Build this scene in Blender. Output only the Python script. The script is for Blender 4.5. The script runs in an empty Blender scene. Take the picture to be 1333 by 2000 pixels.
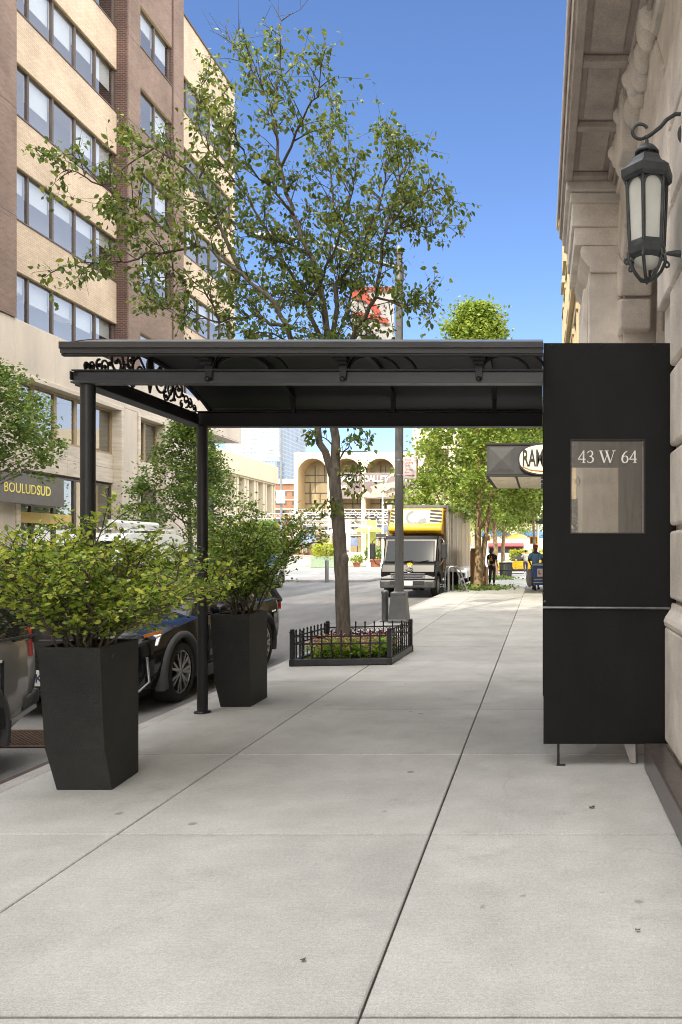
import bpy, bmesh, math, random
import numpy as np
from mathutils import Vector, Matrix
R = math.radians; PI = math.pi
rng = random.Random(11)
S = bpy.context.scene
COL = S.collection
FPX, UX, VY, CAMH = 1500.0, 1056.0, 1075.0, 1.57

def at(u, v, Y):                      # survey helper: a sighting (u, v) at real distance Y -> a point in metres
    return Vector(((u - UX) * Y / FPX, Y, CAMH - (v - VY) * Y / FPX))

# ------------------------------------------------------------------ materials
MATS = {}
def mat(name, col, rough=0.6, metal=0.0, var=0.12, scale=5.0, bump=0.0, bscale=60.0, spec=0.5, coat=0.0, streak=None, fine=0.0):
    if name in MATS: return MATS[name]
    m = bpy.data.materials.new(name); m.use_nodes = True
    nt = m.node_tree; N = nt.nodes; L = nt.links
    b = N['Principled BSDF']
    b.inputs['Roughness'].default_value = rough; b.inputs['Metallic'].default_value = metal
    b.inputs['Specular IOR Level'].default_value = spec
    b.inputs['Coat Weight'].default_value = coat; b.inputs['Coat Roughness'].default_value = 0.04
    tc = N.new('ShaderNodeTexCoord')
    src = tc.outputs['Object']
    if streak:
        mp = N.new('ShaderNodeMapping'); mp.inputs['Scale'].default_value = streak
        L.new(src, mp.inputs['Vector']); s1 = mp.outputs['Vector']
    else: s1 = src
    nz = N.new('ShaderNodeTexNoise'); nz.inputs['Scale'].default_value = scale
    nz.inputs['Detail'].default_value = 6; nz.inputs['Roughness'].default_value = 0.62
    L.new(s1, nz.inputs['Vector'])
    mr = N.new('ShaderNodeMapRange'); mr.inputs[1].default_value = 0.3; mr.inputs[2].default_value = 0.7
    mr.inputs[3].default_value = 1 - var; mr.inputs[4].default_value = 1 + var
    L.new(nz.outputs['Fac'], mr.inputs[0])
    fac = mr.outputs[0]
    if fine:
        n2 = N.new('ShaderNodeTexNoise'); n2.inputs['Scale'].default_value = bscale; n2.inputs['Detail'].default_value = 2
        L.new(src, n2.inputs['Vector'])
        m2 = N.new('ShaderNodeMapRange'); m2.inputs[1].default_value = 0.3; m2.inputs[2].default_value = 0.7
        m2.inputs[3].default_value = 1 - fine; m2.inputs[4].default_value = 1 + fine
        L.new(n2.outputs['Fac'], m2.inputs[0])
        mu = N.new('ShaderNodeMath'); mu.operation = 'MULTIPLY'
        L.new(fac, mu.inputs[0]); L.new(m2.outputs[0], mu.inputs[1]); fac = mu.outputs[0]
    vm = N.new('ShaderNodeVectorMath'); vm.operation = 'SCALE'
    vm.inputs[0].default_value = col[:3]; L.new(fac, vm.inputs['Scale'])
    L.new(vm.outputs[0], b.inputs['Base Color'])
    if bump:
        nb = N.new('ShaderNodeTexNoise'); nb.inputs['Scale'].default_value = bscale; nb.inputs['Detail'].default_value = 4
        L.new(s1, nb.inputs['Vector'])
        bp = N.new('ShaderNodeBump'); bp.inputs['Strength'].default_value = bump; bp.inputs['Distance'].default_value = 0.01
        L.new(nb.outputs['Fac'], bp.inputs['Height']); L.new(bp.outputs['Normal'], b.inputs['Normal'])
    MATS[name] = m
    return m

def brick_mat(name, c1, c2, mortar, bw=0.21, bh=0.07, ms=0.006, var=0.2, rough=0.8):
    m = bpy.data.materials.new(name); m.use_nodes = True
    nt = m.node_tree; N = nt.nodes; L = nt.links; b = N['Principled BSDF']; b.inputs['Roughness'].default_value = rough
    b.inputs['Specular IOR Level'].default_value = 0.25
    tc = N.new('ShaderNodeTexCoord'); sp = N.new('ShaderNodeSeparateXYZ'); L.new(tc.outputs['Object'], sp.inputs[0])
    ad = N.new('ShaderNodeMath'); L.new(sp.outputs[0], ad.inputs[0]); L.new(sp.outputs[1], ad.inputs[1])
    cb = N.new('ShaderNodeCombineXYZ'); L.new(ad.outputs[0], cb.inputs[0]); L.new(sp.outputs[2], cb.inputs[1])
    br = N.new('ShaderNodeTexBrick'); br.inputs['Scale'].default_value = 1.0
    br.inputs['Brick Width'].default_value = bw; br.inputs['Row Height'].default_value = bh
    br.inputs['Mortar Size'].default_value = ms; br.inputs['Mortar Smooth'].default_value = 0.2; br.inputs['Bias'].default_value = 0.0
    br.inputs['Color1'].default_value = (*c1, 1); br.inputs['Color2'].default_value = (*c2, 1); br.inputs['Mortar'].default_value = (*mortar, 1)
    L.new(cb.outputs[0], br.inputs['Vector'])
    nz = N.new('ShaderNodeTexNoise'); nz.inputs['Scale'].default_value = 0.7; nz.inputs['Detail'].default_value = 7
    L.new(tc.outputs['Object'], nz.inputs['Vector'])
    mr = N.new('ShaderNodeMapRange'); mr.inputs[1].default_value = 0.3; mr.inputs[2].default_value = 0.7
    mr.inputs[3].default_value = 1 - var; mr.inputs[4].default_value = 1 + var; L.new(nz.outputs['Fac'], mr.inputs[0])
    vm = N.new('ShaderNodeVectorMath'); vm.operation = 'SCALE'; L.new(br.outputs['Color'], vm.inputs[0]); L.new(mr.outputs[0], vm.inputs['Scale'])
    L.new(vm.outputs[0], b.inputs['Base Color'])
    bp = N.new('ShaderNodeBump'); bp.inputs['Strength'].default_value = 0.4; bp.inputs['Distance'].default_value = 0.006; bp.invert = True
    L.new(br.outputs['Fac'], bp.inputs['Height']); L.new(bp.outputs['Normal'], b.inputs['Normal'])
    MATS[name] = m
    return m

def leaf_mat(name, dark, mid, light, trans=0.35, rough=0.45):
    m = bpy.data.materials.new(name); m.use_nodes = True
    nt = m.node_tree; N = nt.nodes; L = nt.links; b = N['Principled BSDF']
    b.inputs['Roughness'].default_value = rough; b.inputs['Specular IOR Level'].default_value = 0.4
    g = N.new('ShaderNodeNewGeometry'); cr = N.new('ShaderNodeValToRGB')
    e = cr.color_ramp.elements; e[0].position = 0.0; e[0].color = (*dark, 1); e[1].position = 1.0; e[1].color = (*light, 1)
    k = e.new(0.55); k.color = (*mid, 1)
    L.new(g.outputs['Random Per Island'], cr.inputs['Fac'])
    L.new(cr.outputs['Color'], b.inputs['Base Color'])
    tr = N.new('ShaderNodeBsdfTranslucent')
    hs = N.new('ShaderNodeHueSaturation'); hs.inputs['Value'].default_value = 1.5; hs.inputs['Hue'].default_value = 0.485
    L.new(cr.outputs['Color'], hs.inputs['Color']); L.new(hs.outputs['Color'], tr.inputs['Color'])
    mx = N.new('ShaderNodeMixShader'); mx.inputs[0].default_value = trans
    L.new(b.outputs[0], mx.inputs[1]); L.new(tr.outputs[0], mx.inputs[2])
    L.new(mx.outputs[0], N['Material Output'].inputs['Surface'])
    MATS[name] = m
    return m

def glass_mat(name, tint=(0.75, 0.8, 0.82), refl=0.25, veil=0.0, veilcol=(0.5, 0.5, 0.5), wav=0.0):
    m = bpy.data.materials.new(name); m.use_nodes = True
    nt = m.node_tree; N = nt.nodes; L = nt.links
    N.remove(N['Principled BSDF'])
    t = N.new('ShaderNodeBsdfTransparent'); t.inputs[0].default_value = (*tint, 1)
    g = N.new('ShaderNodeBsdfGlossy'); g.inputs['Roughness'].default_value = 0.015
    fr = N.new('ShaderNodeLayerWeight'); fr.inputs['Blend'].default_value = 0.25
    mr = N.new('ShaderNodeMapRange'); mr.inputs[3].default_value = refl; mr.inputs[4].default_value = min(1, refl + 0.42)
    L.new(fr.outputs['Facing'], mr.inputs[0])
    mx = N.new('ShaderNodeMixShader'); L.new(mr.outputs[0], mx.inputs[0]); L.new(t.outputs[0], mx.inputs[1]); L.new(g.outputs[0], mx.inputs[2])
    out = mx.outputs[0]
    if veil:  # thin diffuse layer painted in for the beige reflection on the glass
        d = N.new('ShaderNodeBsdfDiffuse'); d.inputs[0].default_value = (*veilcol, 1)
        m2 = N.new('ShaderNodeMixShader'); m2.inputs[0].default_value = veil
        L.new(out, m2.inputs[1]); L.new(d.outputs[0], m2.inputs[2]); out = m2.outputs[0]
    if wav:
        tc = N.new('ShaderNodeTexCoord'); nz = N.new('ShaderNodeTexNoise'); nz.inputs['Scale'].default_value = 0.9; nz.inputs['Detail'].default_value = 1
        L.new(tc.outputs['Object'], nz.inputs['Vector'])
        bp = N.new('ShaderNodeBump'); bp.inputs['Strength'].default_value = wav; bp.inputs['Distance'].default_value = 0.05
        L.new(nz.outputs['Fac'], bp.inputs['Height']); L.new(bp.outputs['Normal'], g.inputs['Normal'])
    L.new(out, N['Material Output'].inputs['Surface'])
    MATS[name] = m
    return m

# ------------------------------------------------------------------ mesh building
class MB:
    def __init__(s): s.v = []; s.f = []; s.sm = []; s.mi = []; s.cur = 0
    def add(s, vs, fs, smooth=False):
        o = len(s.v); s.v.extend([tuple(p) for p in vs])
        for f in fs: s.f.append([i + o for i in f]); s.sm.append(smooth); s.mi.append(s.cur)
        return s
    def box(s, x0, x1, y0, y1, z0, z1):
        vs = [(x0,y0,z0),(x1,y0,z0),(x1,y1,z0),(x0,y1,z0),(x0,y0,z1),(x1,y0,z1),(x1,y1,z1),(x0,y1,z1)]
        return s.add(vs, [(0,3,2,1),(4,5,6,7),(0,1,5,4),(1,2,6,5),(2,3,7,6),(3,0,4,7)])
    def hexa(s, vs):                  # 4 bottom then 4 top, counter-clockwise
        return s.add(vs, [(0,3,2,1),(4,5,6,7),(0,1,5,4),(1,2,6,5),(2,3,7,6),(3,0,4,7)])
    def quad(s, a, b, c, d): return s.add([a, b, c, d], [(0,1,2,3)])
    def bar(s, a, b, w, h, up=(0,0,1)):
        a = Vector(a); b = Vector(b); d = (b - a).normalized(); u = Vector(up)
        if abs(d.dot(u)) > 0.98: u = Vector((0,1,0))
        r = d.cross(u).normalized(); u = r.cross(d).normalized()
        vs = []
        for p in (a, b):
            for i, j in ((-1,-1),(1,-1),(1,1),(-1,1)): vs.append(p + r*(i*w/2) + u*(j*h/2))
        return s.add(vs, [(0,1,2,3),(7,6,5,4),(0,4,5,1),(1,5,6,2),(2,6,7,3),(3,7,4,0)])
    def tube(s, pts, rad, n=8, cap=True, flat=None):
        pts = [Vector(p) for p in pts]; k = len(pts)
        if not hasattr(rad, '__len__'): rad = [rad]*k
        rings = []; ref = None
        for i, p in enumerate(pts):
            d = (pts[min(i+1,k-1)] - pts[max(i-1,0)])
            d = d.normalized() if d.length > 1e-9 else Vector((0,0,1))
            if ref is None:
                ref = Vector((1,0,0)) if abs(d.x) < 0.8 else Vector((0,1,0))
            r = (ref - d*ref.dot(d))
            if r.length < 1e-4: r = Vector((0,1,0)).cross(d)
            r.normalize(); ref = r; u = d.cross(r)
            rings.append([p + (r*math.cos(2*PI*j/n) + u*math.sin(2*PI*j/n))*rad[i] for j in range(n)])
        vs = [q for rg in rings for q in rg]; fs = []
        for i in range(k-1):
            for j in range(n):
                fs.append((i*n+j, i*n+(j+1)%n, (i+1)*n+(j+1)%n, (i+1)*n+j))
        s.add(vs, fs, True)
        if cap:
            s.add(rings[0], [tuple(range(n-1,-1,-1))]); s.add(rings[-1], [tuple(range(n))])
        return s
    def lathe(s, prof, n=16, loc=(0,0,0), axis='z', smooth=True, a0=0.0, cap=True):
        vs = []; fs = []; k = len(prof)
        for r, z in prof:
            for j in range(n):
                a = 2*PI*j/n + a0; x, y = r*math.cos(a), r*math.sin(a)
                p = (x,y,z) if axis == 'z' else ((z,x,y) if axis == 'x' else (y,z,x))
                vs.append((p[0]+loc[0], p[1]+loc[1], p[2]+loc[2]))
        for i in range(k-1):
            for j in range(n): fs.append((i*n+j, i*n+(j+1)%n, (i+1)*n+(j+1)%n, (i+1)*n+j))
        s.add(vs, fs, smooth)
        if cap and prof[0][0] > 1e-5: s.add(vs[:n], [tuple(range(n-1,-1,-1))])
        if cap and prof[-1][0] > 1e-5: s.add(vs[-n:], [tuple(range(n))])
        return s
    def prism(s, poly, axis, a, b):   # poly in the two other axes, extruded from a to b along axis
        def P(p, t):
            return {'x': (t,p[0],p[1]), 'y': (p[0],t,p[1]), 'z': (p[0],p[1],t)}[axis]
        n = len(poly); vs = [P(p,a) for p in poly] + [P(p,b) for p in poly]
        fs = [tuple(range(n-1,-1,-1)), tuple(range(n,2*n))] + [(i,(i+1)%n,n+(i+1)%n,n+i) for i in range(n)]
        return s.add(vs, fs)
    def ball(s, c, r, n=10, sc=(1,1,1)):
        prof = [(math.sin(PI*i/n)*r, -math.cos(PI*i/n)*r) for i in range(n+1)]
        o = len(s.v); s.lathe([(max(a,1e-6),b) for a,b in prof], n+2)
        for i in range(o, len(s.v)):
            x,y,z = s.v[i]; s.v[i] = (x*sc[0]+c[0], y*sc[1]+c[1], z*sc[2]+c[2])
        return s
    def loft(s, rings, closed=True, caps=True, smooth=True):
        n = len(rings[0]); vs = [p for r in rings for p in r]; fs = []
        for i in range(len(rings)-1):
            for j in range(n if closed else n-1):
                fs.append((i*n+j, i*n+(j+1)%n, (i+1)*n+(j+1)%n, (i+1)*n+j))
        s.add(vs, fs, smooth)
        if caps: s.add(rings[0], [tuple(range(n-1,-1,-1))]); s.add(rings[-1], [tuple(range(n))])
        return s
    def xform(s, M, start=0):
        for i in range(start, len(s.v)): s.v[i] = tuple(M @ Vector(s.v[i]))
        return s
    def build(s, name, m, parent=None, bevel=0, seg=2, world=False, fix=False, angle=None):
        me = bpy.data.meshes.new(name)
        vs = s.v
        if world and parent is not None:
            rt = parent
            while rt.parent: rt = rt.parent
            iv = root_matrix(rt).inverted(); vs = [tuple(iv @ Vector(p)) for p in vs]
        me.from_pydata(vs, [], s.f)
        ms = m if isinstance(m, (list, tuple)) else [m]
        for x in ms: me.materials.append(x)
        me.polygons.foreach_set('use_smooth', s.sm); me.polygons.foreach_set('material_index', s.mi)
        if fix:
            bm = bmesh.new(); bm.from_mesh(me); bmesh.ops.remove_doubles(bm, verts=bm.verts, dist=1e-5)
            bmesh.ops.recalc_face_normals(bm, faces=bm.faces); bm.to_mesh(me); bm.free()
        me.update()
        if angle: me.polygons.foreach_set('use_smooth', [True]*len(me.polygons)); me.set_sharp_from_angle(angle=R(angle))
        return link(name, me, parent, bevel, seg)

def root_matrix(o):
    return Matrix.Translation(o.location) @ o.rotation_euler.to_matrix().to_4x4()
def link(name, me, parent=None, bevel=0, seg=2):
    o = bpy.data.objects.new(name, me); COL.objects.link(o)
    if parent is not None: o.parent = parent
    if bevel:
        b = o.modifiers.new('bevel', 'BEVEL'); b.width = bevel; b.segments = seg; b.limit_method = 'ANGLE'; b.angle_limit = R(35)
    return o
def tag(o, label=None, cat=None, group=None, kind=None):
    if label: o['label'] = label
    if cat: o['category'] = cat
    if group: o['group'] = group
    if kind: o['kind'] = kind
    return o
def thing(name, label, cat, loc=(0,0,0), rotz=0.0, group=None):
    o = bpy.data.objects.new(name, None); COL.objects.link(o)
    o.empty_display_size = 0.2; o.location = loc; o.rotation_euler = (0,0,rotz)
    return tag(o, label, cat, group)
def copy_tree(o, parent=None):
    c = o.copy(); COL.objects.link(c)
    if parent is not None: c.parent = parent
    for ch in list(o.children): copy_tree(ch, c)
    return c
def dup(root, loc, rotz=None, label=None, scale=None):
    c = copy_tree(root); c.location = loc
    if rotz is not None: c.rotation_euler = (0,0,rotz)
    if label: c['label'] = label
    if scale: c.scale = (scale,)*3
    return c
def text_mesh(txt, size, extrude=0.004, offset=0.0, sx=1.0, align='LEFT', spacing=1.0):
    cu = bpy.data.curves.new('lettering', 'FONT'); cu.body = txt; cu.size = size; cu.extrude = extrude; cu.offset = offset
    cu.align_x = align; cu.space_character = spacing; cu.resolution_u = 3
    ob = bpy.data.objects.new('lettering', cu); COL.objects.link(ob)
    bpy.context.view_layer.update()
    dg = bpy.context.evaluated_depsgraph_get()
    me = bpy.data.meshes.new_from_object(ob.evaluated_get(dg))
    bpy.data.objects.remove(ob); bpy.data.curves.remove(cu)
    me.transform(Matrix.Diagonal((sx,1,1,1)))
    me.materials.clear()
    return me
def put_text(name, me, M, m, parent, world=True):
    if world:
        rt = parent
        while rt.parent: rt = rt.parent
        M = root_matrix(rt).inverted() @ M
    me.transform(M); me.materials.append(m)
    return link(name, me, parent)
# lettering lies in its local XY plane; these frames stand it up
def face_negY(x, y, z): return Matrix.Translation((x,y,z)) @ Matrix.Rotation(R(90), 4, 'X')
def face_posX(x, y, z): return Matrix.Translation((x,y,z)) @ Matrix.Rotation(R(90), 4, 'Z') @ Matrix.Rotation(R(90), 4, 'X')

def evaluated(verts, edges, faces, mods):
    me = bpy.data.meshes.new('tmp'); me.from_pydata(verts, edges, faces); me.update()
    ob = bpy.data.objects.new('tmp', me); COL.objects.link(ob)
    mods(ob)
    bpy.context.view_layer.update()
    dg = bpy.context.evaluated_depsgraph_get()
    out = bpy.data.meshes.new_from_object(ob.evaluated_get(dg))
    bpy.data.objects.remove(ob); bpy.data.meshes.remove(me)
    return out

# ------------------------------------------------------------------ leaves
LEAF_V = np.array([(0,0,0),(-.27,.33,.07),(-.23,.68,.05),(0,1,-.1),(.23,.68,.05),(.27,.33,.07),(0,.33,0),(0,.68,-.03)], float)
LEAF_F = [(0,6,1),(0,5,6),(1,6,7,2),(6,5,4,7),(2,7,3),(7,4,3)]
KITE_V = np.array([(0,0,0),(-.36,.5,.08),(0,1,-.06),(.36,.5,.08)], float)
KITE_F = [(0,3,2),(0,2,1)]
OVAL_V = np.array([(0,0,0),(-.3,.28,.05),(-.3,.66,.05),(0,1,-.04),(.3,.66,.05),(.3,.28,.05)], float)
OVAL_F = [(0,5,4,3),(0,3,2,1)]
def leaves_mesh(name, P, D, size, m, parent, shape='leaf', nr=None, updir=None, jit=0.6, world=True):
    """P (n,3) base points, D (n,3) leaf directions; every leaf is a small folded blade"""
    nr = nr or np.random.RandomState(3)
    V, F = {'leaf': (LEAF_V, LEAF_F), 'kite': (KITE_V, KITE_F), 'oval': (OVAL_V, OVAL_F)}[shape]
    n = len(P); P = np.asarray(P, float); D = np.asarray(D, float)
    D = D / (np.linalg.norm(D, axis=1, keepdims=True) + 1e-9)
    up = np.tile(np.array([0,0,1.0]) if updir is None else np.asarray(updir), (n,1)) + nr.normal(0, jit, (n,3))
    X = np.cross(D, up); X /= (np.linalg.norm(X, axis=1, keepdims=True) + 1e-9)
    Z = np.cross(X, D)
    s = (size * nr.uniform(0.65, 1.25, n))[:,None,None]
    W = P[:,None,:] + s*(X[:,None,:]*V[None,:,0:1] + D[:,None,:]*V[None,:,1:2] + Z[:,None,:]*V[None,:,2:3])
    W = W.reshape(-1,3)
    if world and parent is not None:
        rt = parent
        while rt.parent: rt = rt.parent
        iv = np.array(root_matrix(rt).inverted()); W = W @ iv[:3,:3].T + iv[:3,3]
    k = len(V); me = bpy.data.meshes.new(name)
    lens = [len(f) for f in F]; flat = np.array([i for f in F for i in f])
    nv = n*k; loops = (flat[None,:] + (np.arange(n)*k)[:,None]).ravel()
    tot = np.tile(lens, n); start = np.concatenate(([0], np.cumsum(tot)[:-1]))
    me.vertices.add(nv); me.vertices.foreach_set('co', W.ravel().astype(np.float32))
    me.loops.add(len(loops)); me.loops.foreach_set('vertex_index', loops.astype(np.int32))
    me.polygons.add(len(tot)); me.polygons.foreach_set('loop_start', start.astype(np.int32)); me.polygons.foreach_set('loop_total', tot.astype(np.int32))
    me.polygons.foreach_set('use_smooth', np.ones(len(tot), bool))
    me.update(calc_edges=True); me.materials.append(m)
    return link(name, me, parent)
# ------------------------------------------------------------------ palette
black_paint = mat('black_paint', (0.013,0.013,0.014), 0.42, var=0.25, scale=3, bump=0.12, bscale=180, fine=0.1)
black_panel = mat('black_panel', (0.0105,0.0105,0.0105), 0.6, var=0.2, scale=1.6, streak=(3,3,1.2), bump=0.3, bscale=300, fine=0.5, spec=0.22)
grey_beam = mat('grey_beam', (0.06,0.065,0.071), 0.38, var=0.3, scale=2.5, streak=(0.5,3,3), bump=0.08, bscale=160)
roof_metal = mat('roof_metal', (0.15,0.157,0.165), 0.35, metal=0.4, var=0.3, scale=3)
dark_metal = mat('dark_metal', (0.03,0.031,0.034), 0.4, metal=0.6, var=0.25)
steel = mat('steel', (0.42,0.43,0.44), 0.32, metal=0.9, var=0.15)
chrome = mat('chrome', (0.75,0.76,0.78), 0.12, metal=1.0, var=0.04)
planter_fiber = mat('planter_fiber', (0.023,0.0225,0.021), 0.62, var=0.45, scale=1.8, bump=0.5, bscale=220, fine=0.95, spec=0.4)
soil = mat('soil', (0.045,0.03,0.02), 0.95, var=0.5, scale=14, bump=0.8, bscale=50)
bark = mat('bark', (0.16,0.135,0.11), 0.9, var=0.5, scale=7, streak=(3,3,0.7), bump=1.0, bscale=34)
bark_twig = mat('bark_twig', (0.085,0.07,0.05), 0.9, var=0.3, scale=9)
bark_pale = mat('bark_pale', (0.33,0.23,0.13), 0.9, var=0.35, scale=6, bump=0.8, bscale=30)
concrete_curb = mat('concrete_curb', (0.36,0.34,0.32), 0.85, var=0.25, scale=2.5, bump=0.2, bscale=70, fine=0.12)
limestone = mat('limestone', (0.50,0.43,0.35), 0.8, var=0.14, scale=1.0, bump=0.08, bscale=40, fine=0.05, streak=(1,1,0.35))
travertine = mat('travertine', (0.52,0.45,0.36), 0.7, var=0.2, scale=2.0, streak=(0.5,0.5,5), bump=0.1, bscale=30)
tan_frame = mat('tan_frame', (0.30,0.22,0.125), 0.5, var=0.1)
bronze_frame = mat('bronze_frame', (0.11,0.085,0.07), 0.45, var=0.1, metal=0.3)
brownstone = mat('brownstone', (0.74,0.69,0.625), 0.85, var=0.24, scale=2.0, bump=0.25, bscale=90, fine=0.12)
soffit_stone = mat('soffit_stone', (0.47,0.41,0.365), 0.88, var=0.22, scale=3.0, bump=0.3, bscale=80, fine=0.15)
cream_stone = mat('cream_stone', (0.55,0.45,0.29), 0.8, var=0.12, scale=1.5)
granite = mat('granite', (0.075,0.062,0.058), 0.3, var=0.35, scale=30, fine=0.5, bscale=160)
verdigris = mat('verdigris', (0.058,0.066,0.072), 0.5, metal=0.35, var=0.35, scale=12, bump=0.15, bscale=90)
frost = mat('frosted_glass', (0.62,0.64,0.60), 0.35, var=0.08, scale=7)
white_paint = mat('white_paint', (0.70,0.70,0.69), 0.45, var=0.05)
letter_white = mat('letter_white', (0.85,0.83,0.79), 0.5, var=0.03)
letter_gold = mat('letter_gold', (0.80,0.68,0.16), 0.5, var=0.05)
sign_grey = mat('sign_grey', (0.15,0.14,0.125), 0.7, var=0.08)
rubber = mat('rubber', (0.016,0.016,0.016), 0.85, var=0.2, scale=20)
plastic_black = mat('plastic_black', (0.022,0.022,0.023), 0.6, var=0.15)
plastic_grey = mat('plastic_grey', (0.06,0.06,0.062), 0.65, var=0.12)
car_black = mat('car_black', (0.008,0.008,0.009), 0.10, var=0.05, spec=0.28)
car_grey = mat('car_grey', (0.27,0.26,0.25), 0.28, metal=0.5, var=0.05, coat=1.0)
car_white = mat('car_white', (0.74,0.74,0.73), 0.25, var=0.03, coat=0.8)
car_silver = mat('car_silver', (0.42,0.44,0.47), 0.25, metal=0.6, var=0.03, coat=0.8)
taxi_yellow = mat('taxi_yellow', (0.80,0.43,0.015), 0.3, var=0.04, coat=0.7)
truck_yellow = mat('truck_yellow', (0.78,0.44,0.02), 0.3, var=0.1, scale=1.2, coat=0.6)
truck_dark = mat('truck_dark', (0.007,0.007,0.008), 0.28, var=0.15, spec=0.16)
alloy = mat('alloy', (0.32,0.31,0.30), 0.3, metal=0.9, var=0.1)
lamp_clear = mat('lamp_clear', (0.55,0.56,0.58), 0.12, var=0.15, scale=20, coat=1.0, metal=0.5)
lamp_red = mat('lamp_red', (0.45,0.015,0.01), 0.2, var=0.15, scale=20, coat=1.0)
lamp_amber = mat('lamp_amber', (0.75,0.22,0.02), 0.25, var=0.1, coat=1.0)
car_glass = mat('car_glass', (0.012,0.014,0.016), 0.03, var=0.05, spec=0.28)
pole_grey = mat('pole_grey', (0.175,0.18,0.185), 0.45, metal=0.5, var=0.15, scale=3)
truss_grey = mat('truss_grey', (0.40,0.40,0.40), 0.5, metal=0.4, var=0.15)
pole_white = mat('pole_white', (0.62,0.62,0.60), 0.45, var=0.06)
sign_red = mat('sign_red', (0.55,0.02,0.02), 0.5, var=0.05)
banner_red = mat('banner_red', (0.50,0.08,0.06), 0.7, var=0.08)
banner_white = mat('banner_white', (0.45,0.44,0.45), 0.7, var=0.15, scale=2)
banner_blue = mat('banner_blue', (0.05,0.16,0.42), 0.7, var=0.1)
met_stone = mat('met_stone', (0.50,0.435,0.32), 0.8, var=0.06, scale=0.2)
met_gold = mat('met_gold', (0.62,0.43,0.16), 0.7, var=0.08, scale=0.3)
met_dark = mat('met_dark', (0.06,0.048,0.03), 0.5, var=0.2)
banner_mauve = mat('banner_mauve', (0.15,0.115,0.105), 0.7, var=0.25, scale=0.25)
skin_pink = mat('pale_pink', (0.50,0.25,0.22), 0.7, var=0.15, scale=0.8)
brick_far = mat('brick_far', (0.21,0.10,0.055), 0.85, var=0.12, scale=0.3)
tower_glass_a = mat('tower_glass_a', (0.36,0.39,0.43), 0.4, var=0.10, scale=0.03)
tower_glass_b = mat('tower_glass_b', (0.20,0.245,0.29), 0.35, var=0.2, scale=0.05)
cardboard = mat('cardboard', (0.32,0.18,0.085), 0.85, var=0.12, scale=5)
denim = mat('denim', (0.035,0.045,0.075), 0.85, var=0.2, scale=30)
cloth_black = mat('cloth_black', (0.014,0.014,0.016), 0.9, var=0.2, scale=20)
cloth_sage = mat('cloth_sage', (0.52,0.54,0.42), 0.9, var=0.1, scale=20)
cloth_blue = mat('cloth_blue', (0.16,0.33,0.62), 0.9, var=0.15, scale=20)
cloth_red = mat('cloth_red', (0.55,0.02,0.03), 0.8, var=0.15, scale=20)
hair_dark = mat('hair_dark', (0.014,0.010,0.008), 0.6, var=0.3, scale=40)
skin_tan = mat('skin_tan', (0.42,0.24,0.15), 0.6, var=0.06)
skin_dark = mat('skin_dark', (0.10,0.055,0.035), 0.6, var=0.06)
terracotta = mat('terracotta', (0.34,0.13,0.07), 0.8, var=0.15)
tent_blue = mat('tent_blue', (0.10,0.22,0.50), 0.7, var=0.1)
tent_lime = mat('tent_lime', (0.42,0.45,0.10), 0.7, var=0.12)
canvas_grey = mat('canvas_grey', (0.30,0.30,0.34), 0.8, var=0.1)
signal_yellow = mat('signal_yellow', (0.78,0.36,0.02), 0.5, var=0.06)
cart_blue = mat('cart_blue', (0.03,0.09,0.30), 0.5, var=0.1)
interior_dark = mat('interior_dark', (0.06,0.062,0.065), 0.9, var=0.2, scale=0.8)
blind_white = mat('blind_white', (0.72,0.72,0.70), 0.8, var=0.04)
apt_brick = brick_mat('apt_brick', (0.34,0.24,0.17), (0.28,0.19,0.135), (0.35,0.32,0.28))
tan_brick = brick_mat('tan_brick', (0.52,0.415,0.305), (0.45,0.35,0.25), (0.36,0.275,0.20), bw=0.205, bh=0.075, ms=0.007, var=0.13)
brown_brick = brick_mat('brown_brick', (0.20,0.138,0.105), (0.155,0.104,0.08), (0.21,0.165,0.135), bw=0.205, bh=0.075, ms=0.007, var=0.16)
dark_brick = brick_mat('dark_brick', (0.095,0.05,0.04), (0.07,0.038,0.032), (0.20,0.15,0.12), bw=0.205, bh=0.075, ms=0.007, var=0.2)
pane_office = glass_mat('pane_office', (0.80,0.83,0.84), 0.20, wav=0.015)
pane_shop = glass_mat('pane_shop', (0.62,0.65,0.62), 0.22, wav=0.02)
pane_clear = glass_mat('pane_clear', (0.92,0.91,0.88), 0.13, veil=0.05, veilcol=(0.42,0.38,0.34))
pane_clear_far = glass_mat('pane_clear_far', (0.94,0.93,0.90), 0.06, veil=0.04, veilcol=(0.42,0.38,0.34))
leaf_pear = leaf_mat('leaf_pear', (0.058,0.108,0.020), (0.123,0.190,0.033), (0.281,0.314,0.058), 0.32)
leaf_shrub = leaf_mat('leaf_shrub', (0.08,0.16,0.025), (0.27,0.38,0.045), (0.58,0.60,0.11), 0.42, rough=0.35)
leaf_shrub_deep = leaf_mat('leaf_shrub_deep', (0.078,0.172,0.031), (0.203,0.343,0.047), (0.468,0.562,0.094), 0.40, rough=0.35)
leaf_ginkgo = leaf_mat('leaf_ginkgo', (0.098,0.179,0.025), (0.212,0.308,0.048), (0.423,0.488,0.098), 0.35)
leaf_elm = leaf_mat('leaf_elm', (0.048,0.102,0.019), (0.116,0.184,0.035), (0.232,0.300,0.055), 0.35)
leaf_lime = leaf_mat('leaf_lime', (0.16,0.22,0.02), (0.28,0.33,0.03), (0.42,0.42,0.05), 0.4)
leaf_ever = leaf_mat('leaf_ever', (0.026,0.046,0.016), (0.046,0.072,0.023), (0.078,0.104,0.033), 0.15)
leaf_bed = leaf_mat('leaf_bed', (0.090,0.216,0.026), (0.198,0.378,0.036), (0.396,0.540,0.054), 0.35, rough=0.3)
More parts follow.
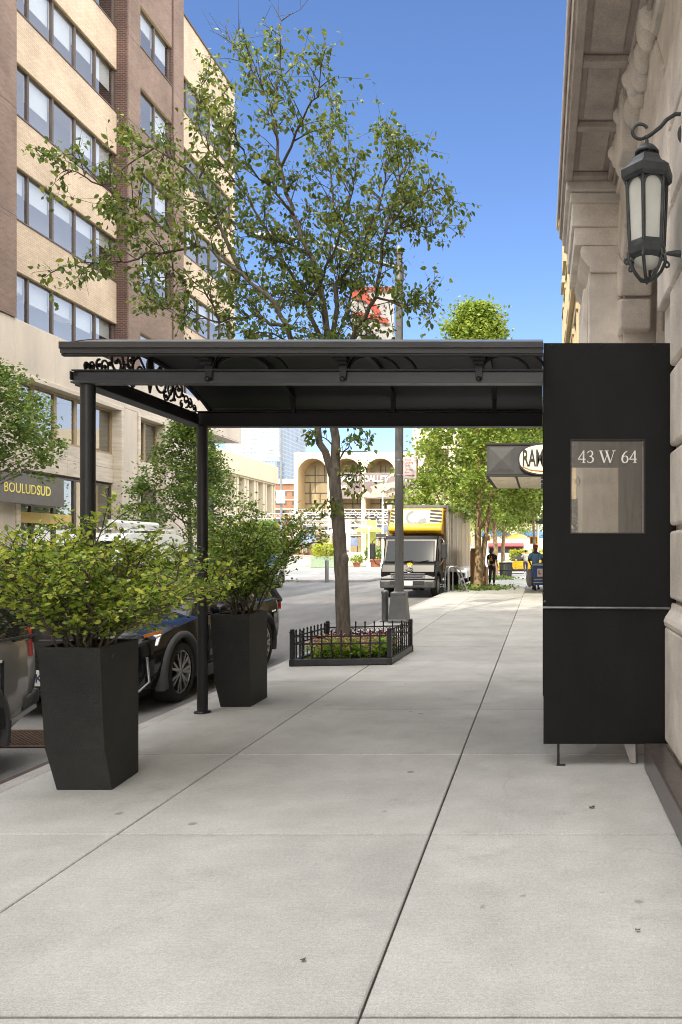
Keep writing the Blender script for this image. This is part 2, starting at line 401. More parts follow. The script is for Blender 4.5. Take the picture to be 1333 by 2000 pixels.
leaf_maroon = leaf_mat('leaf_maroon', (0.035,0.012,0.015), (0.07,0.02,0.025), (0.12,0.04,0.035), 0.25)
petal_pink = leaf_mat('petal_pink', (0.660,0.143,0.187), (0.800,0.286,0.330), (0.800,0.462,0.462), 0.3)
# ------------------------------------------------------------------ camera, sky, sun
cam = bpy.data.cameras.new('camera'); cam_o = bpy.data.objects.new('camera', cam); COL.objects.link(cam_o)
cam_o.location = (0, 0, CAMH); cam_o.rotation_euler = (R(90), 0, 0)
cam.sensor_fit = 'VERTICAL'; cam.sensor_height = 36; cam.sensor_width = 24; cam.lens = 27.0
cam.shift_x = -(UX - 666.5) / 2000; cam.shift_y = (VY - 1000) / 2000
cam.clip_start = 0.05; cam.clip_end = 5000
S.camera = cam_o
SUN_AZ, SUN_EL = 15.0, 42.0
FILL_HAZE, SKY_SAT, SKY_VAL = 36.5, 1.08, 1.45
d = Vector((math.sin(R(SUN_AZ))*math.cos(R(SUN_EL)), math.cos(R(SUN_AZ))*math.cos(R(SUN_EL)), -math.sin(R(SUN_EL))))
sl = bpy.data.lights.new('sun', 'SUN'); sl.energy = 5.0; sl.angle = R(0.53); sl.color = (1.0, 0.91, 0.74)
so = bpy.data.objects.new('sun', sl); COL.objects.link(so); so.rotation_euler = d.to_track_quat('-Z', 'Y').to_euler()
so.location = (0, 0, 60)
W = bpy.data.worlds.new('World'); S.world = W; W.use_nodes = True
wn = W.node_tree.nodes; wl = W.node_tree.links
sky = wn.new('ShaderNodeTexSky'); sky.sky_type = 'NISHITA'; sky.sun_disc = False
sky.sun_elevation = R(SUN_EL); sky.sun_rotation = R(180 + SUN_AZ); sky.air_density = 1.0; sky.dust_density = 0.0; sky.ozone_density = 3.0
# deep blue in the west; white fill haze added overhead and in the east
def wnode(kind, **k):
    n = wn.new(kind)
    for a_, b_ in k.items(): setattr(n, a_, b_)
    return n
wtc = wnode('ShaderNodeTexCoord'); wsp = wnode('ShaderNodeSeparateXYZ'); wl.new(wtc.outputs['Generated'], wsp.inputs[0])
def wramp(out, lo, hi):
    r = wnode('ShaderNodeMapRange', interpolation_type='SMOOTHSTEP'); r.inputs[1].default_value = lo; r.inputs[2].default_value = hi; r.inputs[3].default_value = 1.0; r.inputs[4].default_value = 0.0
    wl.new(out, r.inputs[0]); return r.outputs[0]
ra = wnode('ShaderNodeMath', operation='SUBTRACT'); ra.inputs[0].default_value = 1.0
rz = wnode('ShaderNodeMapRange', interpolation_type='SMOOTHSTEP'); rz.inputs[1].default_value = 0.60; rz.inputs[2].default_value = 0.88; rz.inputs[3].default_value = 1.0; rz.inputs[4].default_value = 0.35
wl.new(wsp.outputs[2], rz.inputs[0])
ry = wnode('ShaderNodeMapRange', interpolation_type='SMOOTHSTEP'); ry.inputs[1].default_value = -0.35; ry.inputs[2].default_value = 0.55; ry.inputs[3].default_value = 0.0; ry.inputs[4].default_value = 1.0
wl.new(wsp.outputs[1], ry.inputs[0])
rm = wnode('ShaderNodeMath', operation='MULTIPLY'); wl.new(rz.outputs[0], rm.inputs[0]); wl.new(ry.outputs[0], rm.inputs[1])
rx = wnode('ShaderNodeMapRange', interpolation_type='SMOOTHSTEP'); rx.inputs[1].default_value = 0.22; rx.inputs[2].default_value = 0.5; rx.inputs[3].default_value = 1.0; rx.inputs[4].default_value = 0.80  # some fill haze added towards the right, paling the window reflections
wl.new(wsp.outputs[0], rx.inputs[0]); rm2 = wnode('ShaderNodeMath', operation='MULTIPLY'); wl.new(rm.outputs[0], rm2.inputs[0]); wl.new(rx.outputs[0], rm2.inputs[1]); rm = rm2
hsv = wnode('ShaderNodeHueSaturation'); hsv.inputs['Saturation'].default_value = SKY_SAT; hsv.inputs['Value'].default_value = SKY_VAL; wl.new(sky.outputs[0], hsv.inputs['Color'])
wmx = wnode('ShaderNodeMix', data_type='RGBA'); wmx.inputs[6].default_value = (FILL_HAZE*1.0, FILL_HAZE*0.985, FILL_HAZE*0.965, 1)
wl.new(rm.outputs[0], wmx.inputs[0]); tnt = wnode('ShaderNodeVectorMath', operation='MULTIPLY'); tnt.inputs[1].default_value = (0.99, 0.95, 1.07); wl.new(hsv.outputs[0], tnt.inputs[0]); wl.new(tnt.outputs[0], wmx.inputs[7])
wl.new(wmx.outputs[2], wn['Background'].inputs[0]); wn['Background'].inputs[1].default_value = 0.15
S.view_settings.view_transform = 'Standard'; S.view_settings.look = 'None'; S.view_settings.exposure = 0; S.view_settings.gamma = 1
S.render.engine = 'CYCLES'
S.cycles.max_bounces = 7; S.cycles.transparent_max_bounces = 12; S.cycles.diffuse_bounces = 4; S.cycles.glossy_bounces = 3
S.cycles.sample_clamp_indirect = 6
S.cycles.use_denoising = True; S.cycles.filter_width = 1.0

# ------------------------------------------------------------------ ground sheets
def paving_mat(name, base):
    m = bpy.data.materials.new(name); m.use_nodes = True
    nt = m.node_tree; N = nt.nodes; L = nt.links; b = N['Principled BSDF']
    b.inputs['Specular IOR Level'].default_value = 0.3
    tc = N.new('ShaderNodeTexCoord'); at_ = N.new('ShaderNodeAttribute'); at_.attribute_name = 'tint'
    def noise(scale, det=5, rough=0.6, vec=None):
        n = N.new('ShaderNodeTexNoise'); n.inputs['Scale'].default_value = scale; n.inputs['Detail'].default_value = det; n.inputs['Roughness'].default_value = rough
        L.new(vec or tc.outputs['Object'], n.inputs['Vector']); return n.outputs['Fac']
    def rng_(f, a, b_, lo, hi):
        r = N.new('ShaderNodeMapRange'); r.inputs[1].default_value = lo; r.inputs[2].default_value = hi; r.inputs[3].default_value = a; r.inputs[4].default_value = b_
        L.new(f, r.inputs[0]); return r.outputs[0]
    def mul(a, b_):
        k = N.new('ShaderNodeMath'); k.operation = 'MULTIPLY'; L.new(a, k.inputs[0]); L.new(b_, k.inputs[1]); return k.outputs[0]
    cloud = rng_(noise(0.9, 6), 0.84, 1.13, 0.3, 0.7)
    blot = rng_(noise(3.3, 8, 0.7), 0.90, 1.08, 0.3, 0.7)
    speck = rng_(noise(170, 2), 0.80, 1.18, 0.3, 0.7)
    grit = rng_(noise(60, 3), 0.88, 1.1, 0.3, 0.7)
    mp = N.new('ShaderNodeMapping'); mp.inputs['Scale'].default_value = (6, 90, 1); L.new(tc.outputs['Object'], mp.inputs['Vector'])
    broom = rng_(noise(1.0, 3, 0.5, mp.outputs['Vector']), 0.965, 1.035, 0.3, 0.7)
    stain = rng_(noise(1.7, 4, 0.75), 1.0, 0.74, 0.60, 0.80)
    vo = N.new('ShaderNodeTexVoronoi'); vo.inputs['Scale'].default_value = 1.7; vo.inputs['Randomness'].default_value = 1.0; L.new(tc.outputs['Object'], vo.inputs['Vector'])
    gum = rng_(vo.outputs['Distance'], 0.55, 1.0, 0.03, 0.055)
    v2 = N.new('ShaderNodeTexVoronoi'); v2.feature = 'DISTANCE_TO_EDGE'; v2.inputs['Scale'].default_value = 0.42; v2.inputs['Randomness'].default_value = 1.0
    wv = N.new('ShaderNodeVectorMath'); wv.operation = 'ADD'; nn = N.new('ShaderNodeTexNoise'); nn.inputs['Scale'].default_value = 2.2; nn.inputs['Detail'].default_value = 5; L.new(tc.outputs['Object'], nn.inputs['Vector'])
    sc3 = N.new('ShaderNodeVectorMath'); sc3.operation = 'SCALE'; sc3.inputs['Scale'].default_value = 0.5; L.new(nn.outputs['Color'], sc3.inputs[0]); L.new(tc.outputs['Object'], wv.inputs[0]); L.new(sc3.outputs[0], wv.inputs[1]); L.new(wv.outputs[0], v2.inputs['Vector'])
    crk = rng_(v2.outputs['Distance'], 0.90, 1.0, 0.0012, 0.005)
    msk = rng_(noise(0.35, 2), 0.0, 1.0, 0.50, 0.60)
    cm = N.new('ShaderNodeMix'); cm.inputs[2].default_value = 1.0; L.new(msk, cm.inputs[0]); L.new(crk, cm.inputs[3]); crack = cm.outputs[0]
    spots = rng_(noise(9.0, 2, 0.4), 1.0, 0.62, 0.74, 0.80)
    f = mul(mul(mul(mul(cloud, blot), mul(speck, grit)), mul(broom, mul(stain, spots))), mul(gum, crack))
    sp = N.new('ShaderNodeSeparateColor'); L.new(at_.outputs['Color'], sp.inputs[0])
    f = mul(f, sp.outputs[0])
    vm = N.new('ShaderNodeVectorMath'); vm.operation = 'SCALE'; vm.inputs[0].default_value = base
    L.new(f, vm.inputs['Scale']); L.new(vm.outputs[0], b.inputs['Base Color'])
    L.new(rng_(noise(2.0, 4), 0.72, 0.92, 0.3, 0.7), b.inputs['Roughness'])
    bp = N.new('ShaderNodeBump'); bp.inputs['Strength'].default_value = 0.16; bp.inputs['Distance'].default_value = 0.006
    L.new(noise(130, 3), bp.inputs['Height']); L.new(bp.outputs['Normal'], b.inputs['Normal'])
    MATS[name] = m; return m
pave = paving_mat('sidewalk_concrete', (0.458, 0.454, 0.432))
joint_dark = mat('joint_dark', (0.05,0.045,0.04), 0.95, var=0.4, scale=3)
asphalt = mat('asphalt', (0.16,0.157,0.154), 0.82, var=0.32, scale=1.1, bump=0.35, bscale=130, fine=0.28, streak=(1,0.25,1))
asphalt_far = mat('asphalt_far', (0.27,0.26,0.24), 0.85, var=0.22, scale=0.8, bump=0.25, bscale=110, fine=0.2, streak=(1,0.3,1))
plaza_pale = mat('plaza_pale', (0.27,0.25,0.22), 0.85, var=0.15, scale=0.4, fine=0.1)

def sheet(name, x0, x1, y0, y1, z, m, thick=None):
    b = MB()
    if thick: b.box(x0, x1, y0, y1, z-thick, z)
    else: b.quad((x0,y0,z),(x1,y0,z),(x1,y1,z),(x0,y1,z))
    return tag(b.build(name, m), kind='structure')
sheet('ground', -2500, 2500, -2500, 3500, -0.20, plaza_pale)
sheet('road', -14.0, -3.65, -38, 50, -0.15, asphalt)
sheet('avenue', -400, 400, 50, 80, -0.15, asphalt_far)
sheet('plaza', -400, 400, 80, 330, 0.0, plaza_pale, 0.19)
# crosswalk bars and lane line
b = MB()
for k in range(11): b.box(-13.5 + k*0.95, -13.05 + k*0.95, 47.2, 49.8, -0.150, -0.145)
b.box(-13.8, -3.7, 45.6, 46.0, -0.150, -0.145)
for k in range(8): b.box(-30 + k*7.0, -27.5 + k*7.0, 64.9, 65.05, -0.150, -0.145)
tag(b.build('road_markings', mat('road_paint', (0.6,0.59,0.56), 0.8, var=0.35, scale=6)), kind='structure')

def sidewalk(name, xs, ys, z=0.0, gap=0.014, seed=1, tints=None):
    q = random.Random(seed); v = []; f = []; tint = []
    def box(x0,x1,y0,y1,z0,z1,t):
        o = len(v); c = 0.006
        v.extend([(x0,y0,z0),(x1,y0,z0),(x1,y1,z0),(x0,y1,z0),(x0,y0,z1-c),(x1,y0,z1-c),(x1,y1,z1-c),(x0,y1,z1-c),
                  (x0+c,y0+c,z1),(x1-c,y0+c,z1),(x1-c,y1-c,z1),(x0+c,y1-c,z1)])
        for k in ((0,1,5,4),(1,2,6,5),(2,3,7,6),(3,0,4,7),(4,5,9,8),(5,6,10,9),(6,7,11,10),(7,4,8,11),(8,9,10,11)):
            f.append([i+o for i in k]); tint.append(t)
    for i in range(len(xs)-1):
        for j in range(len(ys)-1):
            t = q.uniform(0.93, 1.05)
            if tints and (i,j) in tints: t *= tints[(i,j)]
            g = gap*q.uniform(0.6,1.5)/2
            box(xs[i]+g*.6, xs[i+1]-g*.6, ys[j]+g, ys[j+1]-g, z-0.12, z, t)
    o = len(v); x0,x1,y0,y1 = xs[0],xs[-1],ys[0],ys[-1]
    v.extend([(x0,y0,z-0.016),(x1,y0,z-0.016),(x1,y1,z-0.016),(x0,y1,z-0.016)]); f.append([o,o+1,o+2,o+3]); tint.append(0.13)
    me = bpy.data.meshes.new(name); me.from_pydata(v, [], f); me.materials.append(pave)
    a = me.color_attributes.new('tint', 'FLOAT_COLOR', 'CORNER')
    cols = []
    for fi, p in enumerate(f): cols += [tint[fi], tint[fi], tint[fi], 1.0]*len(p)
    a.data.foreach_set('color', cols)
    me.update(); return tag(link(name, me), kind='structure')
ys = [2.588 + 1.66*k for k in range(-4, 30)]
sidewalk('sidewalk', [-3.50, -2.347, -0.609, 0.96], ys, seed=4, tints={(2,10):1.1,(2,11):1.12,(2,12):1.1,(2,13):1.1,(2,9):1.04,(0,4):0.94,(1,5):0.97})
sidewalk('far_sidewalk', [-17.6, -15.9, -14.15], [-20 + 1.7*k for k in range(42)], seed=9)
tag(MB().box(-3.65,-3.502,-6,50,-0.19,-0.004).build('curb', concrete_curb, bevel=0.02), kind='structure')
tag(MB().box(-14.148,-14.0,-20,50,-0.19,-0.004).build('far_curb', concrete_curb, bevel=0.02), kind='structure')
# paved corner towards the avenue on the right
sidewalk('corner_sidewalk', [0.96 + 1.9*k for k in range(14)], [33.1 + 1.88*k for k in range(10)], seed=6)

# drain grate by the kerb, lying in the road
g = thing('storm_drain', 'rusty iron grate set into the road by the kerb behind the grey car', 'drain grate', (-4.55, 7.0, -0.148))
gb = MB(); gb.box(-.5,.5,-.32,-.28,0,.012); gb.box(-.5,.5,.28,.32,0,.012); gb.box(-.5,-.46,-.279,.279,0,.012); gb.box(.46,.5,-.279,.279,0,.012)
gb.build('frame', mat('rust_iron', (0.10,0.06,0.04), 0.8, var=0.4, scale=10, bump=0.3), g)
gb = MB()
for k in range(22): gb.box(-.44+k*.042, -.425+k*.042, -.278, .278, 0, .009)
gb.build('bars', MATS['rust_iron'], g)
# steel-faced apron of the kerb at the lower left
tag(MB().box(-3.70,-3.652,2.0,6.3,-0.17,-0.012).build('kerb_plate', mat('rust_plate', (0.07,0.045,0.035), 0.7, var=0.4, scale=6)), 'rusty steel plate facing the kerb edge at the lower left', 'kerb plate')
# fallen leaves and scuffs on the pavement
q = random.Random(5)
def fallen(loc, s, label):
    b = MB(); n = 9; c = []
    for k in range(n):
        a = 2*PI*k/n; rr = s*(0.75 + 0.35*q.random()); c.append((rr*math.cos(a)*1.5, rr*math.sin(a), 0.003 + 0.012*q.random()))
    b.add([(0,0,.012)] + c, [(0, i+1, (i+1) % n + 1) for i in range(n)], True)
    o = b.build('fallen_leaf', mat('dead_leaf', (0.11,0.055,0.025), 0.8, var=0.3, scale=30)); o.location = loc
    return tag(o, label, 'dead leaf', 'dead leaves on the pavement')
for (u, v, s, l) in ((1157,1579,.012,'brown dead leaf on the slab below the black panel'), (1246,1820,.009,'dark dead leaf at the lower right of the pavement'), (592,1878,.009,'dark scrap of leaf near the bottom centre of the pavement')):
    Y = FPX*CAMH/(v-VY); fallen(((u-UX)*Y/FPX, Y, 0), s, l)
# ------------------------------------------------------------------ entrance canopy
CX0, CX1 = -3.295, 0.98
Yn, Yf = 5.55, 7.43
can = thing('entrance_canopy', 'black steel entrance canopy with arched roof reaching from the stone building to the kerb', 'canopy', (-1.2, 6.5, 0))
def roofz(y): return 2.985 + 0.265*max(0, 1 - ((y-6.49)/1.20)**2)
def part(b, name, m, parent=can, **k): return b.build(name, m, parent, world=True, **k)
for y in (Yn, Yf):
    b = MB(); b.lathe([(0.05,0),(0.05,2.77)], 20, (-3.27, y, 0)); b.lathe([(.078,0.002),(.078,.012),(.052,.02)], 20, (-3.27,y,0))
    part(b, 'post', black_paint)
# long beams (web + flanges), curb-end beam
def ibeam(name, y, m, x0, x1, z0=2.765, z1=2.862):
    b = MB(); b.box(x0,x1,y-.012,y+.012,z0+.014,z1-.01); b.box(x0,x1,y-.05,y+.05,z0,z0+.013); b.box(x0,x1,y-.045,y+.045,z1-.009,z1)
    return part(b, name, m, bevel=0.003)
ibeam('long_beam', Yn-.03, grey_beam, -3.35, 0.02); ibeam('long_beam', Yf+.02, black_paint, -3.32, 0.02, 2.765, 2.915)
b = MB(); b.box(-3.32,-3.29,Yn+.022,Yf-.032,2.78,2.86); b.box(-3.38,-3.25,Yn+.022,Yf-.032,2.766,2.779)
part(b, 'end_beam', black_paint, bevel=0.003)
b = MB(); b.box(-3.36,-3.352,Yn-.07,Yn+.06,2.79,2.85); b.lathe([(.016,0),(.012,.012),(.001,.016)], 8, (-3.33,Yn-.045,2.835), axis='y')
part(b, 'end_plate', black_paint)
# arched roof: outer sheet, inner lining
ysr = [5.30 + (7.68-5.30)*i/28 for i in range(29)]
b = MB()
outer = [(y, roofz(y)) for y in ysr]; inner = [(y, roofz(y)-.035) for y in reversed(ysr)]
b.prism(outer + inner, 'x', CX0, .02)
back_ = [y for y in ysr if y > 5.66]
b.prism([(y, roofz(y)-.10) for y in back_] + [(y, roofz(y)-.135) for y in reversed(back_)], 'x', .021, CX1); part(b, 'roof', roof_metal, angle=30)
b = MB(); lo = [(y, roofz(y)-.038) for y in ysr[1:-1]]; li = [(y, roofz(y)-.05) for y in reversed(ysr[1:-1])]
b.prism(lo + li, 'x', CX0+.03, .015); part(b, 'roof_lining', black_paint, angle=30)
# stepped eave fascia on both long sides and along the curb end
def eave(y, s, m):
    b = MB()
    prof = [(y, 3.005), (y, 2.965), (y+s*.015, 2.962), (y+s*.015, 2.93), (y+s*.03, 2.933), (y+s*.03, 2.918), (y+s*.06, 2.915), (y+s*.06, 3.0), (y+s*.02,3.01)]
    b.prism(prof, 'x', CX0-.015, 0.018 if s > 0 else CX1); return part(b, 'eave', m)
eave(5.275, 1, mat('eave_paint', (0.035,0.035,0.035), 0.5, var=0.35, scale=3, streak=(0.6,4,9), fine=0.12, bscale=90)); eave(7.70, -1, black_paint)
b = MB()
for (dx, z0, z1) in ((-.03,-.028,.004),(-.015,-.048,-.030),(0,-.062,-.050)):
    for i in range(28):
        ya, yb = ysr[i], ysr[i+1]
        za, zb = roofz(ya), roofz(yb)
        b.hexa([(CX0+dx,ya,za+z0),(CX0+dx+.022,ya,za+z0),(CX0+dx+.022,yb,zb+z0),(CX0+dx,yb,zb+z0),(CX0+dx,ya,za+z1),(CX0+dx+.022,ya,za+z1),(CX0+dx+.022,yb,zb+z1),(CX0+dx,yb,zb+z1)])
part(b, 'end_moulding', black_paint)
# ribs under the roof, near-side brackets with scroll and ball
RX = (-2.37, -1.41, -0.44)
for x in RX:
    b = MB()
    pts = [(x, y, roofz(y)-.075) for y in [5.6 + 1.76*i/18 for i in range(19)]]
    for i in range(18): b.bar(pts[i], pts[i+1], .045, .05)
    b.bar((x,5.6,2.89),(x,5.6,roofz(5.6)-.06),.04,.04); b.bar((x,7.36,2.89),(x,7.36,roofz(7.36)-.06),.04,.04)
    part(b, 'rib', black_paint)
for x in RX:
    b = MB()
    b.box(x-.05,x+.05,5.36,5.42,2.905,2.96); b.box(x-.04,x+.04,5.425,5.47,2.89,2.955)
    b.prism([(x-.055,2.955),(x+.055,2.955),(x+.03,2.885),(x+.022,2.80),(x-.022,2.80),(x-.03,2.885)], 'y', 5.478, 5.492)
    b.ball((x,5.462,2.79), .019)
    for rr, off in ((.26,.0),(.19,.02)):
        arc = [(x + .02 + .9*rr*(1-math.cos(a)), 5.56+.015*k, 2.885 + .62*rr*math.sin(a)) for k, a in enumerate([PI*.0 + PI*.98*i/12 for i in range(13)])]
        b.tube(arc, .012, 6)
    part(b, 'bracket', black_paint, bevel=0.002)
# wrought scroll-work filling the arched curb end
def spiral(b, y, z, r, turns, a0, cw, x, rad, squash=1.0, n=26):
    pts = []
    for i in range(n+1):
        t = i/n; rr = r*(1 - .80*t); a = a0 + cw*turns*2*PI*t
        pts.append((x, y + rr*math.cos(a), z + squash*rr*math.sin(a)))
    b.tube(pts, [rad*(1-.35*i/n) for i in range(n+1)], 6); b.ball(pts[-1], rad*1.7, 6)
sc = MB(); X = -3.30
pts = [(X, y, roofz(y)-.065) for y in [5.56 + 1.86*i/20 for i in range(21)]]; sc.tube(pts, .012, 6)
sc.bar((X,5.6,2.872),(X,7.38,2.872),.03,.02)
for s in (1,-1):
    c = 6.49
    spiral(sc, c+s*.17, 3.03, .125, 1.35, PI/2, -s, X, .013)
    spiral(sc, c+s*.36, 2.99, .085, 1.3, -PI/2, s, X, .011)
    spiral(sc, c+s*.50, 3.03, .095, 1.2, PI/2, -s, X, .012)
    spiral(sc, c+s*.66, 2.965, .065, 1.2, -PI/2, s, X, .010)
    spiral(sc, c+s*.74, 2.95, .05, 1.2, PI/2, -s, X, .010)
    spiral(sc, c+s*.83, 2.925, .045, 1.2, -PI/2, s, X, .010)
    sc.tube([(X,c+s*.0,2.90),(X,c+s*.05,3.05),(X,c+s*.17,3.16)], .010, 6)
    sc.tube([(X,c+s*.30,2.90),(X,c+s*.40,3.02),(X,c+s*.44,3.13)], .012, 6)
    for (dy, z) in ((.27,3.13),(.60,3.0),(.43,2.93)):
        sc.ball((X,c+s*dy,z), .024, 6, (.5,1.3,.8))
spiral(sc, c-.90, 2.912, .036, 1.2, -PI/2, -1, X, .010)
for s in (1,-1):
    spiral(sc, 6.49+s*.28, 2.925, .045, 1.2, PI/2, s, X, .010); spiral(sc, 6.49+s*.575, 2.915, .034, 1.2, PI/2, s, X, .009); spiral(sc, 6.49+s*.30, 3.10, .06, 1.2, -PI/2, s, X, .010)
sc.ball((X,6.49,3.12), .055, 8, (.5,.8,1.4)); sc.ball((X,6.49,3.0), .035, 8, (.5,1.2,1))
part(sc, 'scrollwork', black_paint)
# wind panels at the building end, each with a glazed opening and white numbers
GLY = {
 '4': [([(.62,0),(.62,1)],.13),([(.62,.97),(.02,.30)],.07),([(.0,.30),(.86,.30)],.075),([(.42,.025),(.82,.025)],.045)],
 '3': [([(.08,.80),(.20,.94),(.42,.98),(.62,.88),(.64,.70),(.50,.57),(.28,.53)],[.09,.06,.07,.13,.13,.08,.05]),([(.30,.53),(.55,.49),(.72,.33),(.66,.12),(.42,.02),(.18,.04),(.05,.16)],[.05,.09,.14,.13,.07,.06,.10])],
 '6': [([(.70,.97),(.42,.84),(.18,.58),(.10,.30),(.20,.08),(.42,.01),(.66,.10),(.74,.30),(.66,.50),(.46,.57),(.26,.50),(.15,.36)],[.05,.09,.14,.15,.12,.06,.12,.14,.12,.06,.06,.05])],
 'W': [([(.10,.95),(.44,.02)],.15),([(.44,.02),(.72,.80)],.055),([(.62,.95),(.98,.02)],.15),([(.98,.02),(1.30,.95)],.055),([(-.06,.975),(.30,.975)],.05),([(.46,.975),(.82,.975)],.05),([(1.14,.975),(1.46,.975)],.05)]}
ADV = {'4':.71,'3':.62,'6':.66,'W':1.36,' ':.40}
XS = {'W':.9}
def serif_text(b, txt, x, y, z, h, ny=-1):
    k = 0
    for ch in txt:
        for path, wd in GLY.get(ch, []):
            k += 1; yy = y - .0006*k
            n = len(path); ws = wd if hasattr(wd,'__len__') else [wd]*n
            P = [Vector((p[0]*XS.get(ch,.72),p[1])) for p in path]; L_, R_ = [], []
            for i in range(n):
                t = (P[min(i+1,n-1)] - P[max(i-1,0)]).normalized(); nn = Vector((-t.y,t.x))*ws[i]/2
                L_.append(P[i]+nn); R_.append(P[i]-nn)
            for i in range(n-1):
                b.add([(x+p.x*h, yy-.00007*i, z+p.y*h) for p in (L_[i],R_[i],R_[i+1],L_[i+1])], [(0,1,2,3)])
        x += ADV[ch]*h
def wind_panel(y, x0, x1, z0, z1, wx0, wx1, wz0, wz1, label, pane, back=False):
    b = MB(); t = .025
    b.box(x0,wx0,y-t,y+t,z0,z1); b.box(wx1,x1,y-t,y+t,z0,z1); b.box(wx0,wx1,y-t,y+t,z0,wz0); b.box(wx0,wx1,y-t,y+t,wz1,z1)
    p = part(b, 'wind_panel', black_panel); p['label'] = label
    f = MB()
    for (a,b_,c,d_) in ((wx0,wx1,wz1-.004,wz1+.006),(wx0,wx1,wz0-.006,wz0+.004)): f.box(a,b_,y-t-.004,y-t+.01,c,d_)
    f.box(wx0-.006,wx0+.004,y-t-.005,y-t+.011,wz0-.006,wz1+.006); f.box(wx1-.004,wx1+.006,y-t-.005,y-t+.011,wz0-.006,wz1+.006)
    part(f, 'window_trim', plastic_black, p)
    part(MB().box(wx0,wx1,y-.004,y+.004,wz0,wz1), 'window_pane', pane, p)
    tx_ = wx0+.052
    for ch in '43 W 64':
        if ch != ' ':
            l = MB(); serif_text(l, ch, tx_, y-.0075, wz1-.165, .090)
            if back: l.v = [(wx0+wx1-a, 2*y-b_, c) for a, b_, c in l.v]
            part(l, 'letter' if ch == 'W' else 'numeral', letter_white, p)
        tx_ += ADV[ch]*.090
    for sx_ in (.06, .42, .80):
        l = MB(); l.lathe([(.001,-.009),(.007,-.007),(.009,0)], 8, (x0+sx_, y-t, z1-.02), axis='y'); part(l, 'screw', dark_metal, p)
    r = MB(); r.tube([(x0-.005,y-t-.012,1.156),(x1+.0,y-t-.012,1.15)], .011, 8); r.ball((x0+.01,y-t-.012,1.20), .01, 6)
    part(r, 'rail', mat('rail_steel', (0.16,0.165,0.17), 0.3, metal=0.8, var=0.3, scale=12), p)
    g = MB(); g.box(x0+.10,x0+.118,y+.0,y+.02,0,z0); g.box(x0+.095,x0+.16,y-.004,y+.024,0,.008); part(g, 'foot', black_paint, p)
    return p
wind_panel(5.60, 0.022, 0.985, 0.165, 3.075, 0.222, 0.755, 1.695, 2.372, 'near black panel with a glazed opening lettered 43 W 64', pane_clear)
wind_panel(7.43, 0.022, 0.985, 0.165, 2.90, 0.222, 0.755, 1.695, 2.372, 'far black panel seen through the near one', pane_clear_far, True)
b = MB(); b.hexa([(0.66,5.66,0.005),(0.70,5.64,0.005),(0.72,5.66,0.005),(0.68,5.68,0.005),(0.60,5.74,.19),(0.70,5.68,.19),(0.72,5.70,.19),(0.62,5.76,.19)])
part(b, 'door_wedge', steel)
# ------------------------------------------------------------------ office building across the street
off = thing('office_building', 'tan and brown brick office block with ribbon windows above a limestone base across the street', 'building', (-17.4, 30, 0))
def bp(b, name, m, parent=off, **k): return b.build(name, m, parent, world=True, **k)
XT, XP, XB = -17.42, -17.0, -17.06         # tan bay plane, pier plane, stone base plane
FL = [9.13, 12.62, 16.1, 19.58, 23.06]; WH = 1.74; TOP = 27.7
YE = 43.8
# mass behind everything
bp(MB().box(-34,-18.6,-14,YE,0,27.3), 'rear_mass', interior_dark)
bp(MB().box(-34,-17.2,-14,22.9,9.13,TOP), 'brick_wing', brown_brick)
bp(MB().box(-18.55,XT-.02,YE-.35,YE,7.72,TOP), 'end_wall', tan_brick)
def window(y0, y1, z0, z1, x, frame, pane, blind=None, wf=.045, depth=.10):
    f = MB(); xa, xb = x-depth, x
    f.box(xa,xb,y0,y0+wf,z0,z1); f.box(xa,xb,y1-wf,y1,z0,z1); f.box(xa,xb,y0+wf,y1-wf,z0,z0+wf); f.box(xa,xb,y0+wf,y1-wf,z1-wf,z1)
    w = bp(f, 'window', frame)
    bp(MB().quad((x-.055,y0+wf,z0+wf),(x-.055,y1-wf,z0+wf),(x-.055,y1-wf,z1-wf),(x-.055,y0+wf,z1-wf)), 'pane', pane, w)
    if blind is not None:
        zb = z1 - wf - blind*(z1-z0)
        bp(MB().box(x-.20,x-.185,y0+wf,y1-wf,zb,z1-wf), 'blind', blind_white, w)
    return w
bl = random.Random(21)
def ribbon(y0, y1, n, z, x, spandrel, top=None):
    w = (y1-y0)/n
    for i in range(n): window(y0+i*w, y0+(i+1)*w, z, z+WH, x-.10, bronze_frame, pane_office, bl.choice([.22,.3,.38,.42,.0,.35,.28]) if z < 16 else bl.choice([.55,.0,.35,.0,.5]))
    bp(MB().box(x-.22,x+.03,y0,y1,z-.05,z-.001), 'sill', bronze_frame)
for (y0, y1, n, x, m) in ((24.95, 31.56, 5, XT, tan_brick), (32.66, 35.48, 2, XP-.03, brown_brick), (36.62, 43.4, 5, XT, tan_brick)):
    for i, z in enumerate(FL):
        ribbon(y0, y1, n, z, x, m)
        zt = FL[i+1]-.051 if i+1 < len(FL) else (TOP if m is tan_brick else TOP+.5)
        bp(MB().box(x-.9,x,y0,y1,z+WH+.001,zt), 'spandrel', m)
        bp(MB().box(x-.9,x-.02,y0,y1,z+WH-.012,z+WH), 'lintel', mat('lintel_tan', (0.50,0.38,0.20), 0.6, var=0.1))
    bp(MB().box(-18.5,-18.45,y0,y1,9.2,TOP-.3), 'interior', mat('interior_grey', (0.22,0.23,0.24), 0.9, var=0.3, scale=0.5))
# ceiling lights glimpsed inside
for (y, z) in ((25.4,10.3),(26.9,10.3),(28.4,10.25),(33.2,21.1)):
    bp(MB().box(-18.3,-17.75,y,y+.9,z,z+.05), 'ceiling_light', mat('light_strip', (0.85,0.75,0.5), 0.5, var=0.02))
